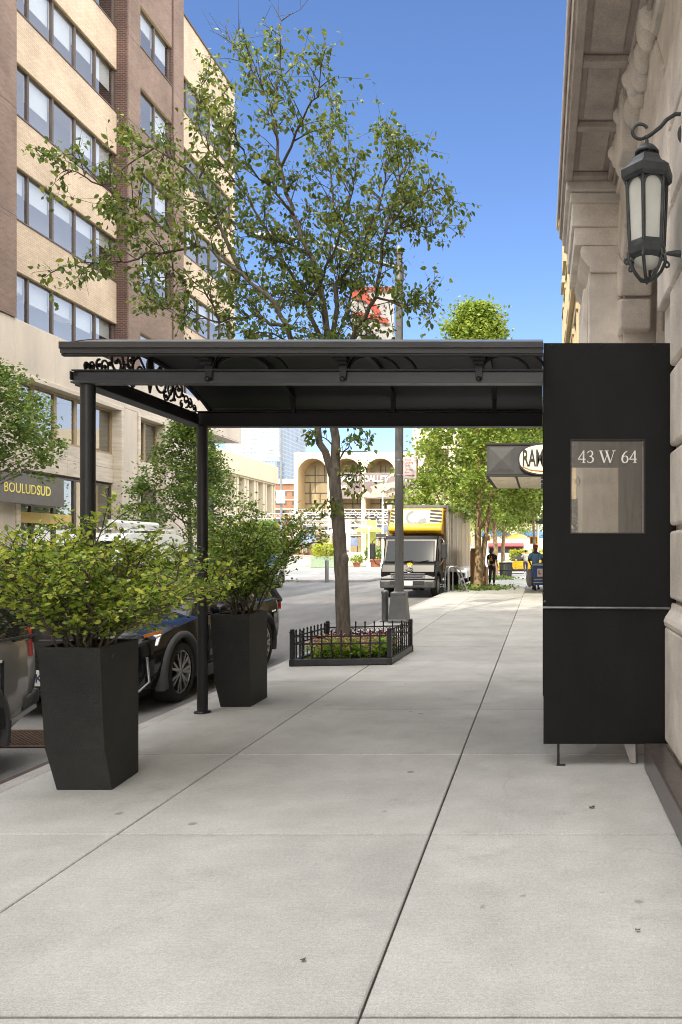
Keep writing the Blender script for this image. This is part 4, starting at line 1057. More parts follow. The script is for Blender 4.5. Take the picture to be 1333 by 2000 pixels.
# ------------------------------------------------------------------ iron tree guard with flower bed
GC = [(-3.36,10.40),(-2.075,10.55),(-2.02,11.95),(-3.22,11.62)]
gd = thing('tree_guard', 'low black iron tree guard fence around the flower bed', 'tree guard', (-2.7,11.1,0))
b = MB()
for i in range(4):
    a, c = Vector((*GC[i],0)), Vector((*GC[(i+1)%4],0)); dd = (c-a).normalized()
    b.bar(a-dd*.04+Vector((0,0,.05)), c+dd*.04+Vector((0,0,.05)), .07, .094)
b.build('kerb_edging', mat('edging_paint', (0.022,0.022,0.023), 0.35, var=0.4, scale=8, bump=.2, bscale=50), gd, bevel=.012, world=True)
for (x, y) in GC:
    b = MB(); b.box(x-.028,x+.028,y-.028,y+.028,.10,.47); b.ball((x,y,.485), .034, 8, (1,1,.7)); b.box(x-.034,x+.034,y-.034,y+.034,.455,.468)
    b.build('post', black_paint, gd, world=True, bevel=.003)
for i in range(4):
    a, c = Vector((*GC[i],0)), Vector((*GC[(i+1)%4],0)); n = 9 if i != 2 else 8
    b = MB(); pr = []
    for z in (.30,.40): b.bar(a+Vector((0,0,z)), c+Vector((0,0,z)), .014, .02)
    for k in range(1, n+1):
        p = a.lerp(c, k/(n+1)); b.box(p.x-.009,p.x+.009,p.y-.009,p.y+.009,.095,.455); b.lathe([(.012,.455),(.016,.468),(.002,.492)], 6, (p.x,p.y,0))
        if i == 2:
            dd = (c-a).normalized()
            for s_ in (-1,1):
                cpts = [p + dd*(s_*(.045+.026*math.cos(t))) + Vector((0,0,.35+.03*math.sin(t))) for t in [2*PI*.8*j/9 for j in range(10)]]; b.tube(cpts, .005, 5)
    b.build('railing', black_paint, gd, world=True)
bed = thing('flower_bed', 'bed of pink begonias, green leaves and dark maroon plants inside the tree guard', 'flower bed', (-2.7,11.1,0))
MB().hexa([(-3.32,10.44,.001),(-2.11,10.59,.001),(-2.06,11.9,.001),(-3.18,11.58,.001),(-3.32,10.44,.07),(-2.11,10.59,.07),(-2.06,11.9,.08),(-3.18,11.58,.08)]).build('soil', soil, bed, world=True)
def inbed(s, t):
    a = Vector((-3.27,10.5)).lerp(Vector((-2.15,10.64)), s); c = Vector((-3.14,11.5)).lerp(Vector((-2.1,11.84)), s); p = a.lerp(c, t); return p
Pg, Dg, Pp, Dp, Pm, Dm = [],[],[],[],[],[]
for i in range(95):
    s = q.random(); t = q.random()**1.4*.75
    if s < .08 and t < .3: continue
    p = inbed(s,t); hh = q.uniform(.14,.27)
    for k in range(26):
        a = q.uniform(0,2*PI); r = .09*q.random()**.5; Pg.append((p.x+r*math.cos(a),p.y+r*math.sin(a),.07+hh*q.random()**.6)); Dg.append((math.cos(a),math.sin(a),q.uniform(.0,.9)))
    for k in range(q.choice((3,9,14,18))):
        a = q.uniform(0,2*PI); r = .09*q.random()**.5; Pp.append((p.x+1.1*r*math.cos(a),p.y+1.1*r*math.sin(a)-.02,.08+hh*q.uniform(.6,1.25))); Dp.append((math.cos(a),math.sin(a),q.uniform(-.2,.8)))
for i in range(40):
    p = inbed(q.random(), q.uniform(.5,1.0))
    for k in range(26):
        a = q.uniform(0,2*PI); r = .09*q.random()**.5; Pm.append((p.x+r*math.cos(a),p.y+r*math.sin(a),.08+.25*q.random())); Dm.append((math.cos(a),math.sin(a),q.uniform(.2,1.2)))
for o_ in (leaves_mesh('begonia_leaves', Pg, Dg, .058, leaf_bed, bed, 'oval'), leaves_mesh('begonia_flowers', Pp, Dp, .038, petal_pink, bed, 'oval'), leaves_mesh('maroon_plants', Pm, Dm, .06, leaf_maroon, bed, 'leaf')): o_['kind'] = 'stuff'

# ------------------------------------------------------------------ fuller trees: trunk, limbs, leaf clumps through an envelope
def crown_tree(name, label, loc, h, th, env, m, bk, nclump, per, size, seed, group=None, trad=.14, sg=.22, lean=(0,0), shell=.55, trunk2=None, cat='tree', nlimb=26):
    q = random.Random(seed); nr = np.random.RandomState(seed)
    t = thing(name, label, cat, loc, group=group)
    b = MB(); top = Vector((lean[0]*h, lean[1]*h, h*.93))
    tp = [Vector((0,0,0)).lerp(top, k/10) + Vector((q.gauss(0,.03),q.gauss(0,.03),0))*(k>0) for k in range(11)]
    tr_ = [trad*(1.25 if k == 0 else 1)*(1-.92*(k/10)**.9)+.008 for k in range(11)]
    b.tube(tp, tr_, 10)
    if trunk2: b.tube([Vector((0,0,0)), Vector(trunk2)*.35+Vector((0,0,th*.35)), Vector(trunk2)+Vector((0,0,th*1.1)), Vector(trunk2)*1.3+Vector((0,0,th*1.7))], [trad*.75,trad*.7,trad*.55,trad*.25], 8)
    b.build('trunk', bk, t)
    lb = MB(); cl = []
    for i in range(nclump):
        z = th + (h-th)*q.random()**.85; k = (z-th)/(h-th); r = env(k); a = q.uniform(0,2*PI)
        r *= (shell + (1-shell)*q.random())**.8 if q.random() < .8 else q.random()
        r *= 1 + .22*math.sin(3*a + seed + 5*k) + .12*math.sin(7*a+9*k)
        c = Vector((lean[0]*z + r*math.cos(a), lean[1]*z + r*math.sin(a), z)); cl.append(c)
    for i in range(nlimb):
        c = cl[i*len(cl)//nlimb]; z0 = max(th*.8, c.z - .55*math.hypot(c.x,c.y) - .3); o = Vector((0,0,0)).lerp(top, min(1,z0/(h*.93)))
        lb.tube([o, o.lerp(c,.5)+Vector((q.gauss(0,.06),q.gauss(0,.06),.08)), c], [trad*.3*(1-.6*z0/h), trad*.16, .006], 5, cap=False)
    lb.build('branches', bk, t)
    P = []; D = []
    for c in cl:
        out = Vector((c.x,c.y,.25)).normalized() if (c.x or c.y) else Vector((0,0,1)); s_ = sg*q.uniform(.6,1.4)
        for k in range(int(per*q.uniform(.5,1.5))):
            P.append(c + Vector((q.gauss(0,s_),q.gauss(0,s_),q.gauss(0,s_*.55)))); D.append(out*.6 + Vector((q.gauss(0,.7),q.gauss(0,.7),q.gauss(-.25,.5))))
    leaves_mesh('crown', P, D, size, m, t, 'kite', nr, world=False, jit=.7)
    return t
egg = lambda r: (lambda k: r*(.62+.5*k)*(1-k**2.2)**.6 if k > 0 else r*.6)
cone = lambda r: (lambda k: r*max(.05,(1-k))**.75*(.75+.25*min(1,k*5)))
# ginkgo row on our pavement beyond the truck
gr_ = 'ginkgo trees along our pavement'
crown_tree('ginkgo_tree', 'nearest sunlit ginkgo tree with a twin pale trunk beside the yellow truck', (-2.55,31.4,0), 11.5, 2.9, lambda k: 3.1*(1-k)**.95*(.85+.3*min(1,k*4))+.38, leaf_ginkgo, bark_pale, 620, 56, .16, 5, gr_, trad=.16, sg=.26, trunk2=(.42,.5,0))
crown_tree('ginkgo_tree', 'second ginkgo tree standing behind the woman in black', (-2.6,44,0), 9.5, 3.2, egg(2.5), leaf_ginkgo, bark_pale, 380, 46, .19, 6, gr_, trad=.17, sg=.3)
crown_tree('ginkgo_tree', 'third ginkgo tree just behind the litter bin', (-2.35,48.5,0), 9.0, 3.0, egg(2.3), leaf_ginkgo, bark_pale, 340, 44, .20, 7, gr_, trad=.15, sg=.3)
crown_tree('ginkgo_tree', 'ginkgo tree with low foliage beside the mail carrier under the marquee', (-.35,40.5,0), 8.2, 4.3, egg(2.0), leaf_ginkgo, bark_pale, 340, 44, .18, 8, gr_, trad=.10, sg=.3)
# far side of the street
fr_ = 'trees on the far pavement'
crown_tree('far_street_tree', 'dark green tree at the left edge in front of the gold-lettered sign', (-14.35,19.2,0), 6.35, 3.45, egg(2.5), leaf_elm, bark, 330, 40, .11, 12, fr_, trad=.11, sg=.17, shell=.45)
crown_tree('far_street_tree', 'cone-shaped dark tree between the two canopy posts', (-13.1,28.7,0), 6.55, 1.3, cone(2.7), leaf_elm, bark, 380, 46, .12, 13, fr_, trad=.11, sg=.2, shell=.45)
# sunlit trees across the avenue
fz_ = 'sunlit trees across the avenue'
for i, (x, y, h, r, mm, lab) in enumerate(((-40,86,5.4,3.6,leaf_lime,'lime-yellow bushy tree left of the lamp post, in front of the plaza'),(-33,92,4.8,2.2,leaf_elm,'green tree between the lime tree and the scaffold'),(-48,84,4.6,3.2,leaf_lime,'lower lime bush at the left end of the plaza edge'),
        (-11,88,11,4.6,leaf_ginkgo,'tall tree right of the truck across the avenue'),(-4.5,93,12,4.8,leaf_ginkgo,'tall tree behind the yellow taxi'),(2.0,90,11,4.6,leaf_elm,'tall tree behind the one-way sign'),(-7.5,100,13,5.0,leaf_elm,'tall dark tree furthest behind the food truck'))):
    crown_tree('plaza_tree', lab, (x,y,0), h, h*.3 if h > 8 else .6, egg(r), mm, bark, 170, 26, .30, 50+i, fz_, trad=.2, sg=.5)
# ------------------------------------------------------------------ vehicles
def smoothstep(t): return t*t*(3-2*t)
def wheel(parent, x, y, r, w, side, rimmat, spokes=10, tyre_r=.72):
    b = MB(); s = side
    b.lathe([(r*tyre_r,-w/2),(r*.93,-w/2),(r*.985,-w*.38),(r,-w*.25),(r,w*.25),(r*.985,w*.38),(r*.93,w/2),(r*tyre_r,w/2)], 36, (0,0,0), axis='x', cap=False)
    t = b.build('wheel', rubber, parent); t.location = (x,y,r)
    b = MB(); ro = r*tyre_r
    b.lathe([(ro,-s*w*.42),(ro*.93,-s*w*.40),(ro*.90,0),(ro*.93,s*w*.40),(ro,s*w*.46),(ro*.985,s*w*.47),(ro*.93,s*w*.44)], 36, axis='x', cap=False)
    b.box(-.012,.012,-.02,.02,-.02,.02)
    for k in range(spokes):
        a = 2*PI*k/spokes; e = .16 if spokes < 9 else .085
        for d_ in (-e, e) if spokes < 9 else (0,):
            a2 = a + d_
            p0 = (s*w*.40, math.cos(a)*ro*.16, math.sin(a)*ro*.16); p1 = (s*w*.43, math.cos(a2)*ro*.93, math.sin(a2)*ro*.93)
            b.bar(p0, p1, r*.085, .022, up=(1,0,0))
    b.lathe([(.002,s*w*.46),(ro*.12,s*w*.455),(ro*.22,s*w*.41),(ro*.22,s*w*.30)], 14, axis='x')
    b.build('rim', rimmat, t)
    b = MB(); b.lathe([(.002,s*w*.1),(ro*.9,s*w*.1)], 24, axis='x', cap=False); b.lathe([(ro*.5,s*w*.16),(ro*.5,s*w*.2),(ro*.2,s*w*.2)], 20, axis='x'); b.build('brake_disc', dark_metal, t)
    return t
def interp(keys, y):
    if y <= keys[0][0]: return keys[0][1:]
    for i in range(len(keys)-1):
        if y <= keys[i+1][0]:
            t = (y-keys[i][0])/(keys[i+1][0]-keys[i][0]); t = smoothstep(t)*.5+t*.5
            return tuple(a+(b_-a)*t for a, b_ in zip(keys[i][1:], keys[i+1][1:]))
    return keys[-1][1:]
def car(name, label, cat, loc, rotz, paint, L=4.5, Wd=.92, body=None, gh=None, axles=(.86,3.50), wr=.34, trim=None, rim=None, spokes=10, clad=True, group=None, detail=True, roofrails=False, subs=2):
    """front bumper at local y=0, tail at y=L; body keys (y, halfwidth, bottom, shoulder, deck); gh = (base0, roof0, roof1, base1, zbelt, zroof, wbelt, wroof)"""
    t = thing(name, label, cat, loc, rotz, group)
    keys = body; st = sorted(set([k[0] for k in keys] + [L*i/30 for i in range(31)]))
    rings = []
    for y in st:
        w, zb, zs, zt = interp(keys, y)
        half = [(w*.0,zb),(w*.70,zb),(w*.93,zb+.06),(w*.985,zb+.18),(w*1.0,zb+(zs-zb)*.50),(w*.985,zs-.10),(w*.965,zs-.02),(w*.91,zs+.02),(w*.70,zs+(zt-zs)*.6+.012),(w*.40,zt),(0,zt+.008)]
        ring_ = [(x,y,z) for x,z in half] + [(-x,y,z) for x,z in reversed(half[1:-1])]; rings.append(ring_)
    b = MB(); b.loft(rings); n = len(rings[0])
    def mods(ob):
        for ya in axles:
            for s in (-1,1):
                c = MB(); c.lathe([(.0001,-.35),(wr*1.19,-.35),(wr*1.19,.35),(.0001,.35)], 40, (s*(Wd-.05),ya,wr), axis='x', smooth=False)
                me = bpy.data.meshes.new('cut'); me.from_pydata(c.v, [], c.f); bm = bmesh.new(); bm.from_mesh(me); bmesh.ops.remove_doubles(bm, verts=bm.verts, dist=1e-4); bmesh.ops.recalc_face_normals(bm, faces=bm.faces); bm.to_mesh(me); bm.free()
                co = bpy.data.objects.new('cut', me); COL.objects.link(co); cutters.append(co)
                m_ = ob.modifiers.new('b', 'BOOLEAN'); m_.operation = 'DIFFERENCE'; m_.object = co; m_.solver = 'EXACT'
    cutters = []
    bm = bmesh.new(); me = bpy.data.meshes.new('x'); me.from_pydata(b.v, [], b.f); bm.from_mesh(me); bmesh.ops.remove_doubles(bm, verts=bm.verts, dist=1e-5); bmesh.ops.recalc_face_normals(bm, faces=bm.faces)
    vs = [tuple(v.co) for v in bm.verts]; fs = [[v.index for v in f.verts] for f in bm.faces]; bm.free()
    me = evaluated(vs, [], fs, mods)
    for c in cutters: bpy.data.objects.remove(c)
    me.name = 'body'; me.materials.clear(); me.materials.append(paint); me.polygons.foreach_set('use_smooth', [True]*len(me.polygons)); me.set_sharp_from_angle(angle=R(32))
    bo = link('body', me, t)
    # greenhouse
    y0, r0, r1, y1, zbelt, zroof, wb, wt = gh
    G = MB()
    def grings(ins, z0o=0, z1o=0):
        out = []
        for k in range(7):
            s = k/6; ya = y0+(r0-y0)*s; yb = y1+(r1-y1)*s**1.3; w = wb+(wt-wb)*s**1.25; z = zbelt+(zroof-.05-zbelt)*s
            c = .16; out.append([(w-.05,ya+.0,z),(w,ya+c,z),(w,(ya+yb)/2,z),(w,yb-c,z),(w-.06,yb,z),(0,yb+.03,z),(-w+.06,yb,z),(-w,yb-c,z),(-w,(ya+yb)/2,z),(-w,ya+c,z),(-w+.05,ya,z),(0,ya-.05,z)])
        return out
    G.loft(grings(0), caps=True); G.build('windows', car_glass, t, fix=True, angle=45)
    rf = MB(); rr = []
    for (k, dz) in ((1.015,-.085),(1.02,-.05),(.985,-.018),(.90,.0),(.5,.012)):
        w = wt*k; ya = r0 + (1-k)*.25 - .02; yb = r1 - (1-k)*.3 + .03
        rr.append([(w-.05,ya,zroof+dz),(w,ya+.16,zroof+dz),(w,(ya+yb)/2,zroof+dz+.012),(w,yb-.16,zroof+dz),(w-.06,yb,zroof+dz-.01),(0,yb+.03,zroof+dz-.01),(-w+.06,yb,zroof+dz-.01),(-w,yb-.16,zroof+dz),(-w,(ya+yb)/2,zroof+dz+.012),(-w,ya+.16,zroof+dz),(-w+.05,ya,zroof+dz),(0,ya-.05,zroof+dz)])
    rf.loft(rr); rf.build('roof', paint, t, fix=True, angle=50)
    for s in (-1,1):
        pl = MB(); pl.tube([(s*(wb-.045),y0+.01,zbelt-.01),(s*(wt-.045),r0+.01,zroof-.055)], .035, 6); pl.tube([(s*(wb-.05),y1-.02,zbelt-.01),(s*((wb+wt)/2-.03),y1+(r1-y1)*.41-.05,(zbelt+zroof)/2),(s*(wt-.05),r1-.02,zroof-.06)], [.07,.06,.045], 6)
        ym = (y0+y1)/2+.12; pl.bar((s*(wb-.006),ym,zbelt),(s*(wt+.0),ym-.05,zroof-.07), .012, .07, up=(0,1,0))
        pl.bar((s*(wb+.006),y0+.25,zbelt+.01),(s*(wb+.006),y1-.1,zbelt+.03), .012, .02)
        pl.build('pillars', trim or plastic_black, t)
    if clad:
        for s in (-1,1):
            c = MB()
            for ya in axles:
                outer = [(ya - wr*1.36*math.cos(a), wr + wr*1.36*math.sin(a)) for a in [R(-18)+R(216)*k/20 for k in range(21)]]
                inner = [(ya - wr*1.17*math.cos(a), wr + wr*1.17*math.sin(a)) for a in [R(-18)+R(216)*k/20 for k in range(21)]]
                for k in range(20):
                    x0, x1 = s*(Wd-.10), s*(Wd+.018)
                    c.add([(x1,*inner[k]),(x1,*inner[k+1]),(x1-s*.025,*outer[k+1]),(x1-s*.025,*outer[k])], [(0,1,2,3)], True)
                    c.add([(x0,*inner[k]),(x0,*inner[k+1]),(x1,*inner[k+1]),(x1,*inner[k])], [(0,1,2,3)], True)
                    c.add([(x1-s*.025,*outer[k]),(x1-s*.025,*outer[k+1]),(x0,*outer[k+1]),(x0,*outer[k])], [(0,1,2,3)], True)
            c.box(min(s*(Wd-.08),s*(Wd+.012)),max(s*(Wd-.08),s*(Wd+.012)),axles[0]+wr*1.3,axles[1]-wr*1.3,.20,.33)
            c.build('cladding', trim or plastic_grey, t, fix=True)
    ln_ = MB()
    for ya in axles: ln_.box(-Wd+.13,Wd-.13,ya-wr*1.2,ya+wr*1.2,.22,wr*2.3)
    ln_.box(-Wd+.2,Wd-.2,.3,L-.3,.16,.30); ln_.build('underbody', rubber, t)
    for ya in axles:
        for s in (-1,1): wheel(t, s*(Wd-.135), ya, wr, .235, s, rim or alloy, spokes)
    if detail:
        for s in (-1,1):
            m_ = MB(); m_.ball((s*(Wd+.10),y0+.42,zbelt+.07), .11, 8, (1,.65,.62)); m_.bar((s*(Wd-.06),y0+.42,zbelt+.02),(s*(Wd+.05),y0+.42,zbelt+.05), .03,.03); m_.build('wing_mirror', paint, t)
            for yy in ((y0+.38),(y0+y1)/2+.10,y1-.55):
                d1 = MB(); d1.box(min(s*(Wd*.955),s*(Wd+.0035)),max(s*(Wd*.955),s*(Wd+.0035)),yy-.003,yy+.003,.36,zbelt-.12)
                d1.build('door_seam', rubber, t)
            for yy in (y0+1.05, (y0+y1)/2+.95):
                h = MB(); h.bar((s*(Wd-.002),yy,zbelt-.13),(s*(Wd-.002),yy+.18,zbelt-.12), .02,.022); h.build('door_handle', chrome, t)
    return t
def plate(parent, txt, x, y, z, front=True):
    MB().box(x-.155,x+.155,y-.006,y+.006,z-.08,z+.08).build('number_plate', white_paint, parent, bevel=.004)
    if txt:
        me = text_mesh(txt, .12, .002, 0.002, align='LEFT'); M_ = Matrix.Translation((x-.13, y-.008 if front else y+.008, z-.04)) @ (Matrix.Identity(4) if front else Matrix.Rotation(PI,4,'Z')) @ Matrix.Rotation(R(90),4,'X')
        put_text('plate_lettering', me, M_, mat('plate_ink', (0.03,0.04,0.10), 0.5), parent, world=False)
suv_body = [(0,.60,.30,.66,.74),(.06,.78,.22,.70,.80),(.28,.885,.19,.78,.90),(.8,.915,.18,.88,.97),(1.35,.92,.18,.93,1.02),(2.4,.915,.18,.94,1.02),(3.6,.92,.18,.98,1.06),(4.1,.90,.22,1.0,1.08),(4.38,.82,.28,.98,1.06),(4.5,.66,.36,.92,1.0)]
suv_gh = (1.18,2.05,3.75,4.38,.93,1.54,.865,.66)
# black crossover facing us behind the planters
bx = car('parked_suv', 'glossy black crossover with dark arch cladding parked facing us behind the planters', 'car', (-4.98,7.86,-.15), 0, car_black, 4.5,.92, suv_body, suv_gh, (.88,3.52), .341, plastic_grey, alloy, 7)
f = MB()   # spindle grille
f.prism([(-.46,.98-.18),(.46,.98-.18),(.30,.56),(.50,.24),(-.50,.24),(-.30,.56)], 'y', -.03,.05); f.build('grille', plastic_black, bx)
f = MB()
for k in range(11):
    z = .27+.045*k; w = .47-.19*max(0,(z-.24)/.32) if z < .56 else .29+.17*(z-.56)/.24
    for j in range(9): xx = -w+2*w*j/8; f.box(xx-.02,xx+.02,-.042,-.031,z,z+.02)
f.build('grille_mesh', dark_metal, bx)
f = MB(); f.lathe([(.085,-.05),(.098,-.058),(.098,-.044),(.085,-.045)], 24, (0,0,.66), axis='y', cap=False); f.bar((-.03,-.055,.71),(-.045,-.055,.63),.014,.014); f.bar((-.045,-.055,.63),(.06,-.055,.63),.014,.014); f.build('emblem', chrome, bx)
plate(bx, 'K', -.02, -.06, .42)
for s in (-1,1):
    f = MB(); f.hexa([(s*.42,.04,.66),(s*.90,.34,.70),(s*.85,.42,.70),(s*.42,.12,.66),(s*.44,.06,.74),(s*.895,.44,.82),(s*.84,.5,.82),(s*.44,.16,.745)]); f.build('headlight', lamp_clear, bx, bevel=.012, fix=True)
    f = MB(); f.bar((s*.80,.24,.815),(s*.895,.42,.84),.016,.03); f.build('turn_lamp', lamp_amber, bx)
    f = MB(); f.hexa([(s*.58,.02,.26),(s*.84,.20,.26),(s*.80,.28,.26),(s*.55,.10,.26),(s*.60,.03,.56),(s*.82,.17,.60),(s*.78,.25,.60),(s*.56,.11,.56)]); f.build('air_intake', plastic_black, bx, fix=True)
    f = MB(); f.tube([(s*.86,.18,.60),(s*.875,.20,.34),(s*.80,.14,.25),(s*.62,.01,.24)], .014, 6); f.build('intake_trim', steel, bx)
    f = MB(); f.hexa([(s*.60,4.46,.80),(s*.88,4.28,.80),(s*.84,4.2,.80),(s*.58,4.38,.80),(s*.60,4.46,.88),(s*.88,4.28,.90),(s*.84,4.2,.90),(s*.58,4.38,.88)]); f.build('tail_lamp', lamp_red, bx, fix=True)
# grey SUV at the left edge, seen from behind its corner (nose towards us)
gx = car('parked_suv', 'grey sport utility car at the left edge with only its rear corner in view', 'car', (-5.02,1.74,-.15), 0, car_grey, 4.78,.93,
    [(0,.62,.30,.70,.78),(.08,.80,.24,.74,.86),(.4,.90,.2,.86,.98),(1.3,.93,.2,.96,1.06),(3.4,.93,.2,1.02,1.10),(4.2,.915,.22,1.04,1.12),(4.45,.89,.30,1.04,1.12),(4.64,.83,.42,1.02,1.10),(4.76,.72,.48,.98,1.06),(4.78,.6,.5,.9,1.0)],
    (1.25,2.15,4.2,4.66,1.0,1.70,.88,.70), (.92,3.72), .36, plastic_grey, alloy, 5)
for s in (-1,1):
    f = MB(); f.hexa([(s*.70,4.755,.86),(s*.885,4.52,.86),(s*.84,4.46,.86),(s*.66,4.69,.86),(s*.72,4.74,1.06),(s*.875,4.52,1.10),(s*.83,4.46,1.10),(s*.68,4.67,1.06)]); f.build('tail_lamp', lamp_red, gx, bevel=.01, fix=True)
f = MB(); f.box(-.74,.74,4.70,4.83,.42,.55); f.hexa([(.735,4.70,.42),(.90,4.42,.42),(.86,4.40,.42),(.70,4.60,.42),(.735,4.81,.54),(.915,4.46,.56),(.86,4.40,.56),(.70,4.6,.54)]); f.build('rear_bumper', plastic_grey, gx, bevel=.03, fix=True)
f = MB(); f.bar((.935,3.72+.46,.40),(.915,4.5,.46),.02,.03); f.build('bumper_trim', steel, gx)
# cars along the far kerb
rest = 'cars parked along the far kerb'
dk = car('parked_suv', 'dark sport utility car on the far kerb behind the nearest shrub', 'car', (-12.9,15.2,-.15), 0, car_black, 4.8,.95, [(a*1.066,b_*1.03,c,d_+.06,e+.06) for a,b_,c,d_,e in suv_body], (1.3,2.1,4.3,4.7,1.0,1.74,.89,.70), (.95,3.8), .36, plastic_black, alloy, 5, group=rest)
sd = car('parked_sedan', 'white saloon car on the far kerb behind the darker shrub', 'car', (-12.9,26.8,-.15), 0, car_white, 4.6,.90, [(0,.6,.3,.6,.68),(.08,.8,.22,.62,.74),(.5,.88,.18,.72,.84),(1.3,.90,.18,.84,.94),(3.4,.90,.18,.88,.96),(4.2,.86,.22,.88,.98),(4.6,.66,.36,.8,.9)], (1.2,2.0,3.1,4.0,.88,1.42,.82,.60), (.86,3.6), .33, plastic_black, alloy, 5, clad=False, group=rest)
s3 = car('parked_suv', 'pale silver crossover parked beyond the white saloon on the far kerb', 'car', (-12.9,32.0,-.15), 0, car_silver, 4.5,.92, suv_body, suv_gh, (.88,3.52), .341, plastic_black, alloy, 5, group=rest)
for c_ in (dk, sd, s3):
    for s in (-1,1):
        f = MB(); f.hexa([(s*.50,.03,.60),(s*.84,.26,.62),(s*.80,.34,.62),(s*.5,.11,.60),(s*.50,.05,.72),(s*.84,.30,.76),(s*.80,.38,.76),(s*.5,.13,.72)]); f.build('headlight', lamp_clear, c_, fix=True)
    f = MB(); f.box(-.45,.45,-.015,.05,.40,.60); f.build('grille', plastic_black, c_); plate(c_, '', 0, -.03, .36)
def van(name, label, loc, rotz, paint, L=5.6, H=2.25, rack=True, group=None):
    t = thing(name, label, 'van', loc, rotz, group); w = .98
    side = [(0,.30),(0,.70),(.12,1.0),(.95,1.18),(1.62,2.02),(1.95,H-.04),(2.4,H),(L-.5,H),(L-.16,H-.08),(L-.03,1.5),(L,.55),(L,.32)]
    rings = []
    for (k, x) in ((0,-w),(1,-w*.985),(2,0),(3,w*.985),(4,w)):
        s_ = {0:.93,1:1.0,2:1.0,3:1.0,4:.93}[k]
        rings.append([(x, L/2+(y-L/2)*(.985 if k in (0,4) else 1), .3+(z-.3)*s_ if z > 1.4 else z) for y, z in side])
    rings = [[(p[0]*(1 - .16*max(0,(p[2]-1.15)/(H-1.15)) ), p[1], p[2]) for p in r_] for r_ in rings]
    b = MB(); b.loft(rings, caps=True, smooth=False); b.build('body', paint, t, fix=True, bevel=.04, angle=40)
    g_ = MB(); k = .98
    g_.hexa([(-.80,1.02,1.22),(.80,1.02,1.22),(.74,1.60,1.98),(-.74,1.60,1.98),(-.80,.98,1.24),(.80,.98,1.24),(.74,1.56,2.0),(-.74,1.56,2.0)]); 
    for s in (-1,1): g_.hexa([(s*.90,1.35,1.25),(s*.90,2.3,1.25),(s*.84,2.3,1.9),(s*.84,1.75,1.9),(s*.975,1.35,1.25),(s*.975,2.3,1.25),(s*.88,2.3,1.9),(s*.88,1.75,1.9)])
    g_.build('windows', car_glass, t, fix=True)
    for s in (-1,1):
        f = MB(); f.box(min(s*.55,s*.86),max(s*.55,s*.86),-.02,.08,.72,.92); f.build('headlight', lamp_clear, t, bevel=.02)
        f = MB(); f.box(min(s*.86,s*.93),max(s*.86,s*.93),L-.10,L-.01,1.1,1.6); f.build('tail_lamp', lamp_red, t, bevel=.01)
        f = MB(); f.box(min(s*.99,s*1.17),max(s*.99,s*1.17),1.35,1.47,1.2,1.5); f.build('wing_mirror', plastic_black, t, bevel=.03)
        for ya in (.95, L-1.15): wheel(t, s*.87, ya, .35, .23, s, steel, 8)
    f = MB(); f.box(-.9,.9,-.10,.05,.34,.58); f.box(-.9,.9,L-.03,L+.08,.36,.5); f.build('bumper', plastic_black, t, bevel=.03); f = MB(); f.box(-.5,.5,-.025,.04,.66,.86); f.build('grille', plastic_grey, t)
    plate(t, '', 0, -.11, .48)
    if rack:
        r_ = MB()
        for y in (2.3, 3.4, 4.5, L-.45): r_.bar((-.78,y,H+.14),(.78,y,H+.14),.03,.03); r_.bar((-.7,y,H-.02),(-.7,y,H+.14),.03,.03); r_.bar((.7,y,H-.02),(.7,y,H+.14),.03,.03)
        for x in (-.78,.78): r_.bar((x,2.2,H+.16),(x,L-.2,H+.16),.035,.035)
        r_.build('ladder_rack', white_paint, t)
        r_ = MB(); r_.tube([(.3,1.9,H+.28),(.3,L-.9,H+.28)], .10, 10); r_.build('pipe_carrier', white_paint, t)
    return t
van('parked_van', 'white work van with a roof rack on the far kerb behind the nearest shrub', (-12.95,20.6,-.15), 0, car_white, 5.6, 2.25, True)
van('parked_van', 'white van parked behind the yellow and black truck', (-4.75,39.0,-.15), 0, car_white, 5.2, 2.15, False)
# yellow taxi crossing the avenue
tx = car('taxi', 'yellow taxi crossover crossing the avenue behind the litter bin', 'taxi', (-3.4,57.5,-.15), R(-90), taxi_yellow, 4.5,.92, suv_body, suv_gh, (.88,3.52), .36, plastic_black, alloy, 5)
f = MB(); f.box(-.3,.3,2.5,2.75,1.55,1.70); f.build('roof_sign', white_paint, tx, bevel=.03)
tx2 = car('taxi', 'yellow taxi following, half hidden behind the ginkgo trunks', 'taxi', (-9.9,58.2,-.15), R(-90), taxi_yellow, 4.5,.92, suv_body, suv_gh, (.88,3.52), .36, plastic_black, alloy, 5)

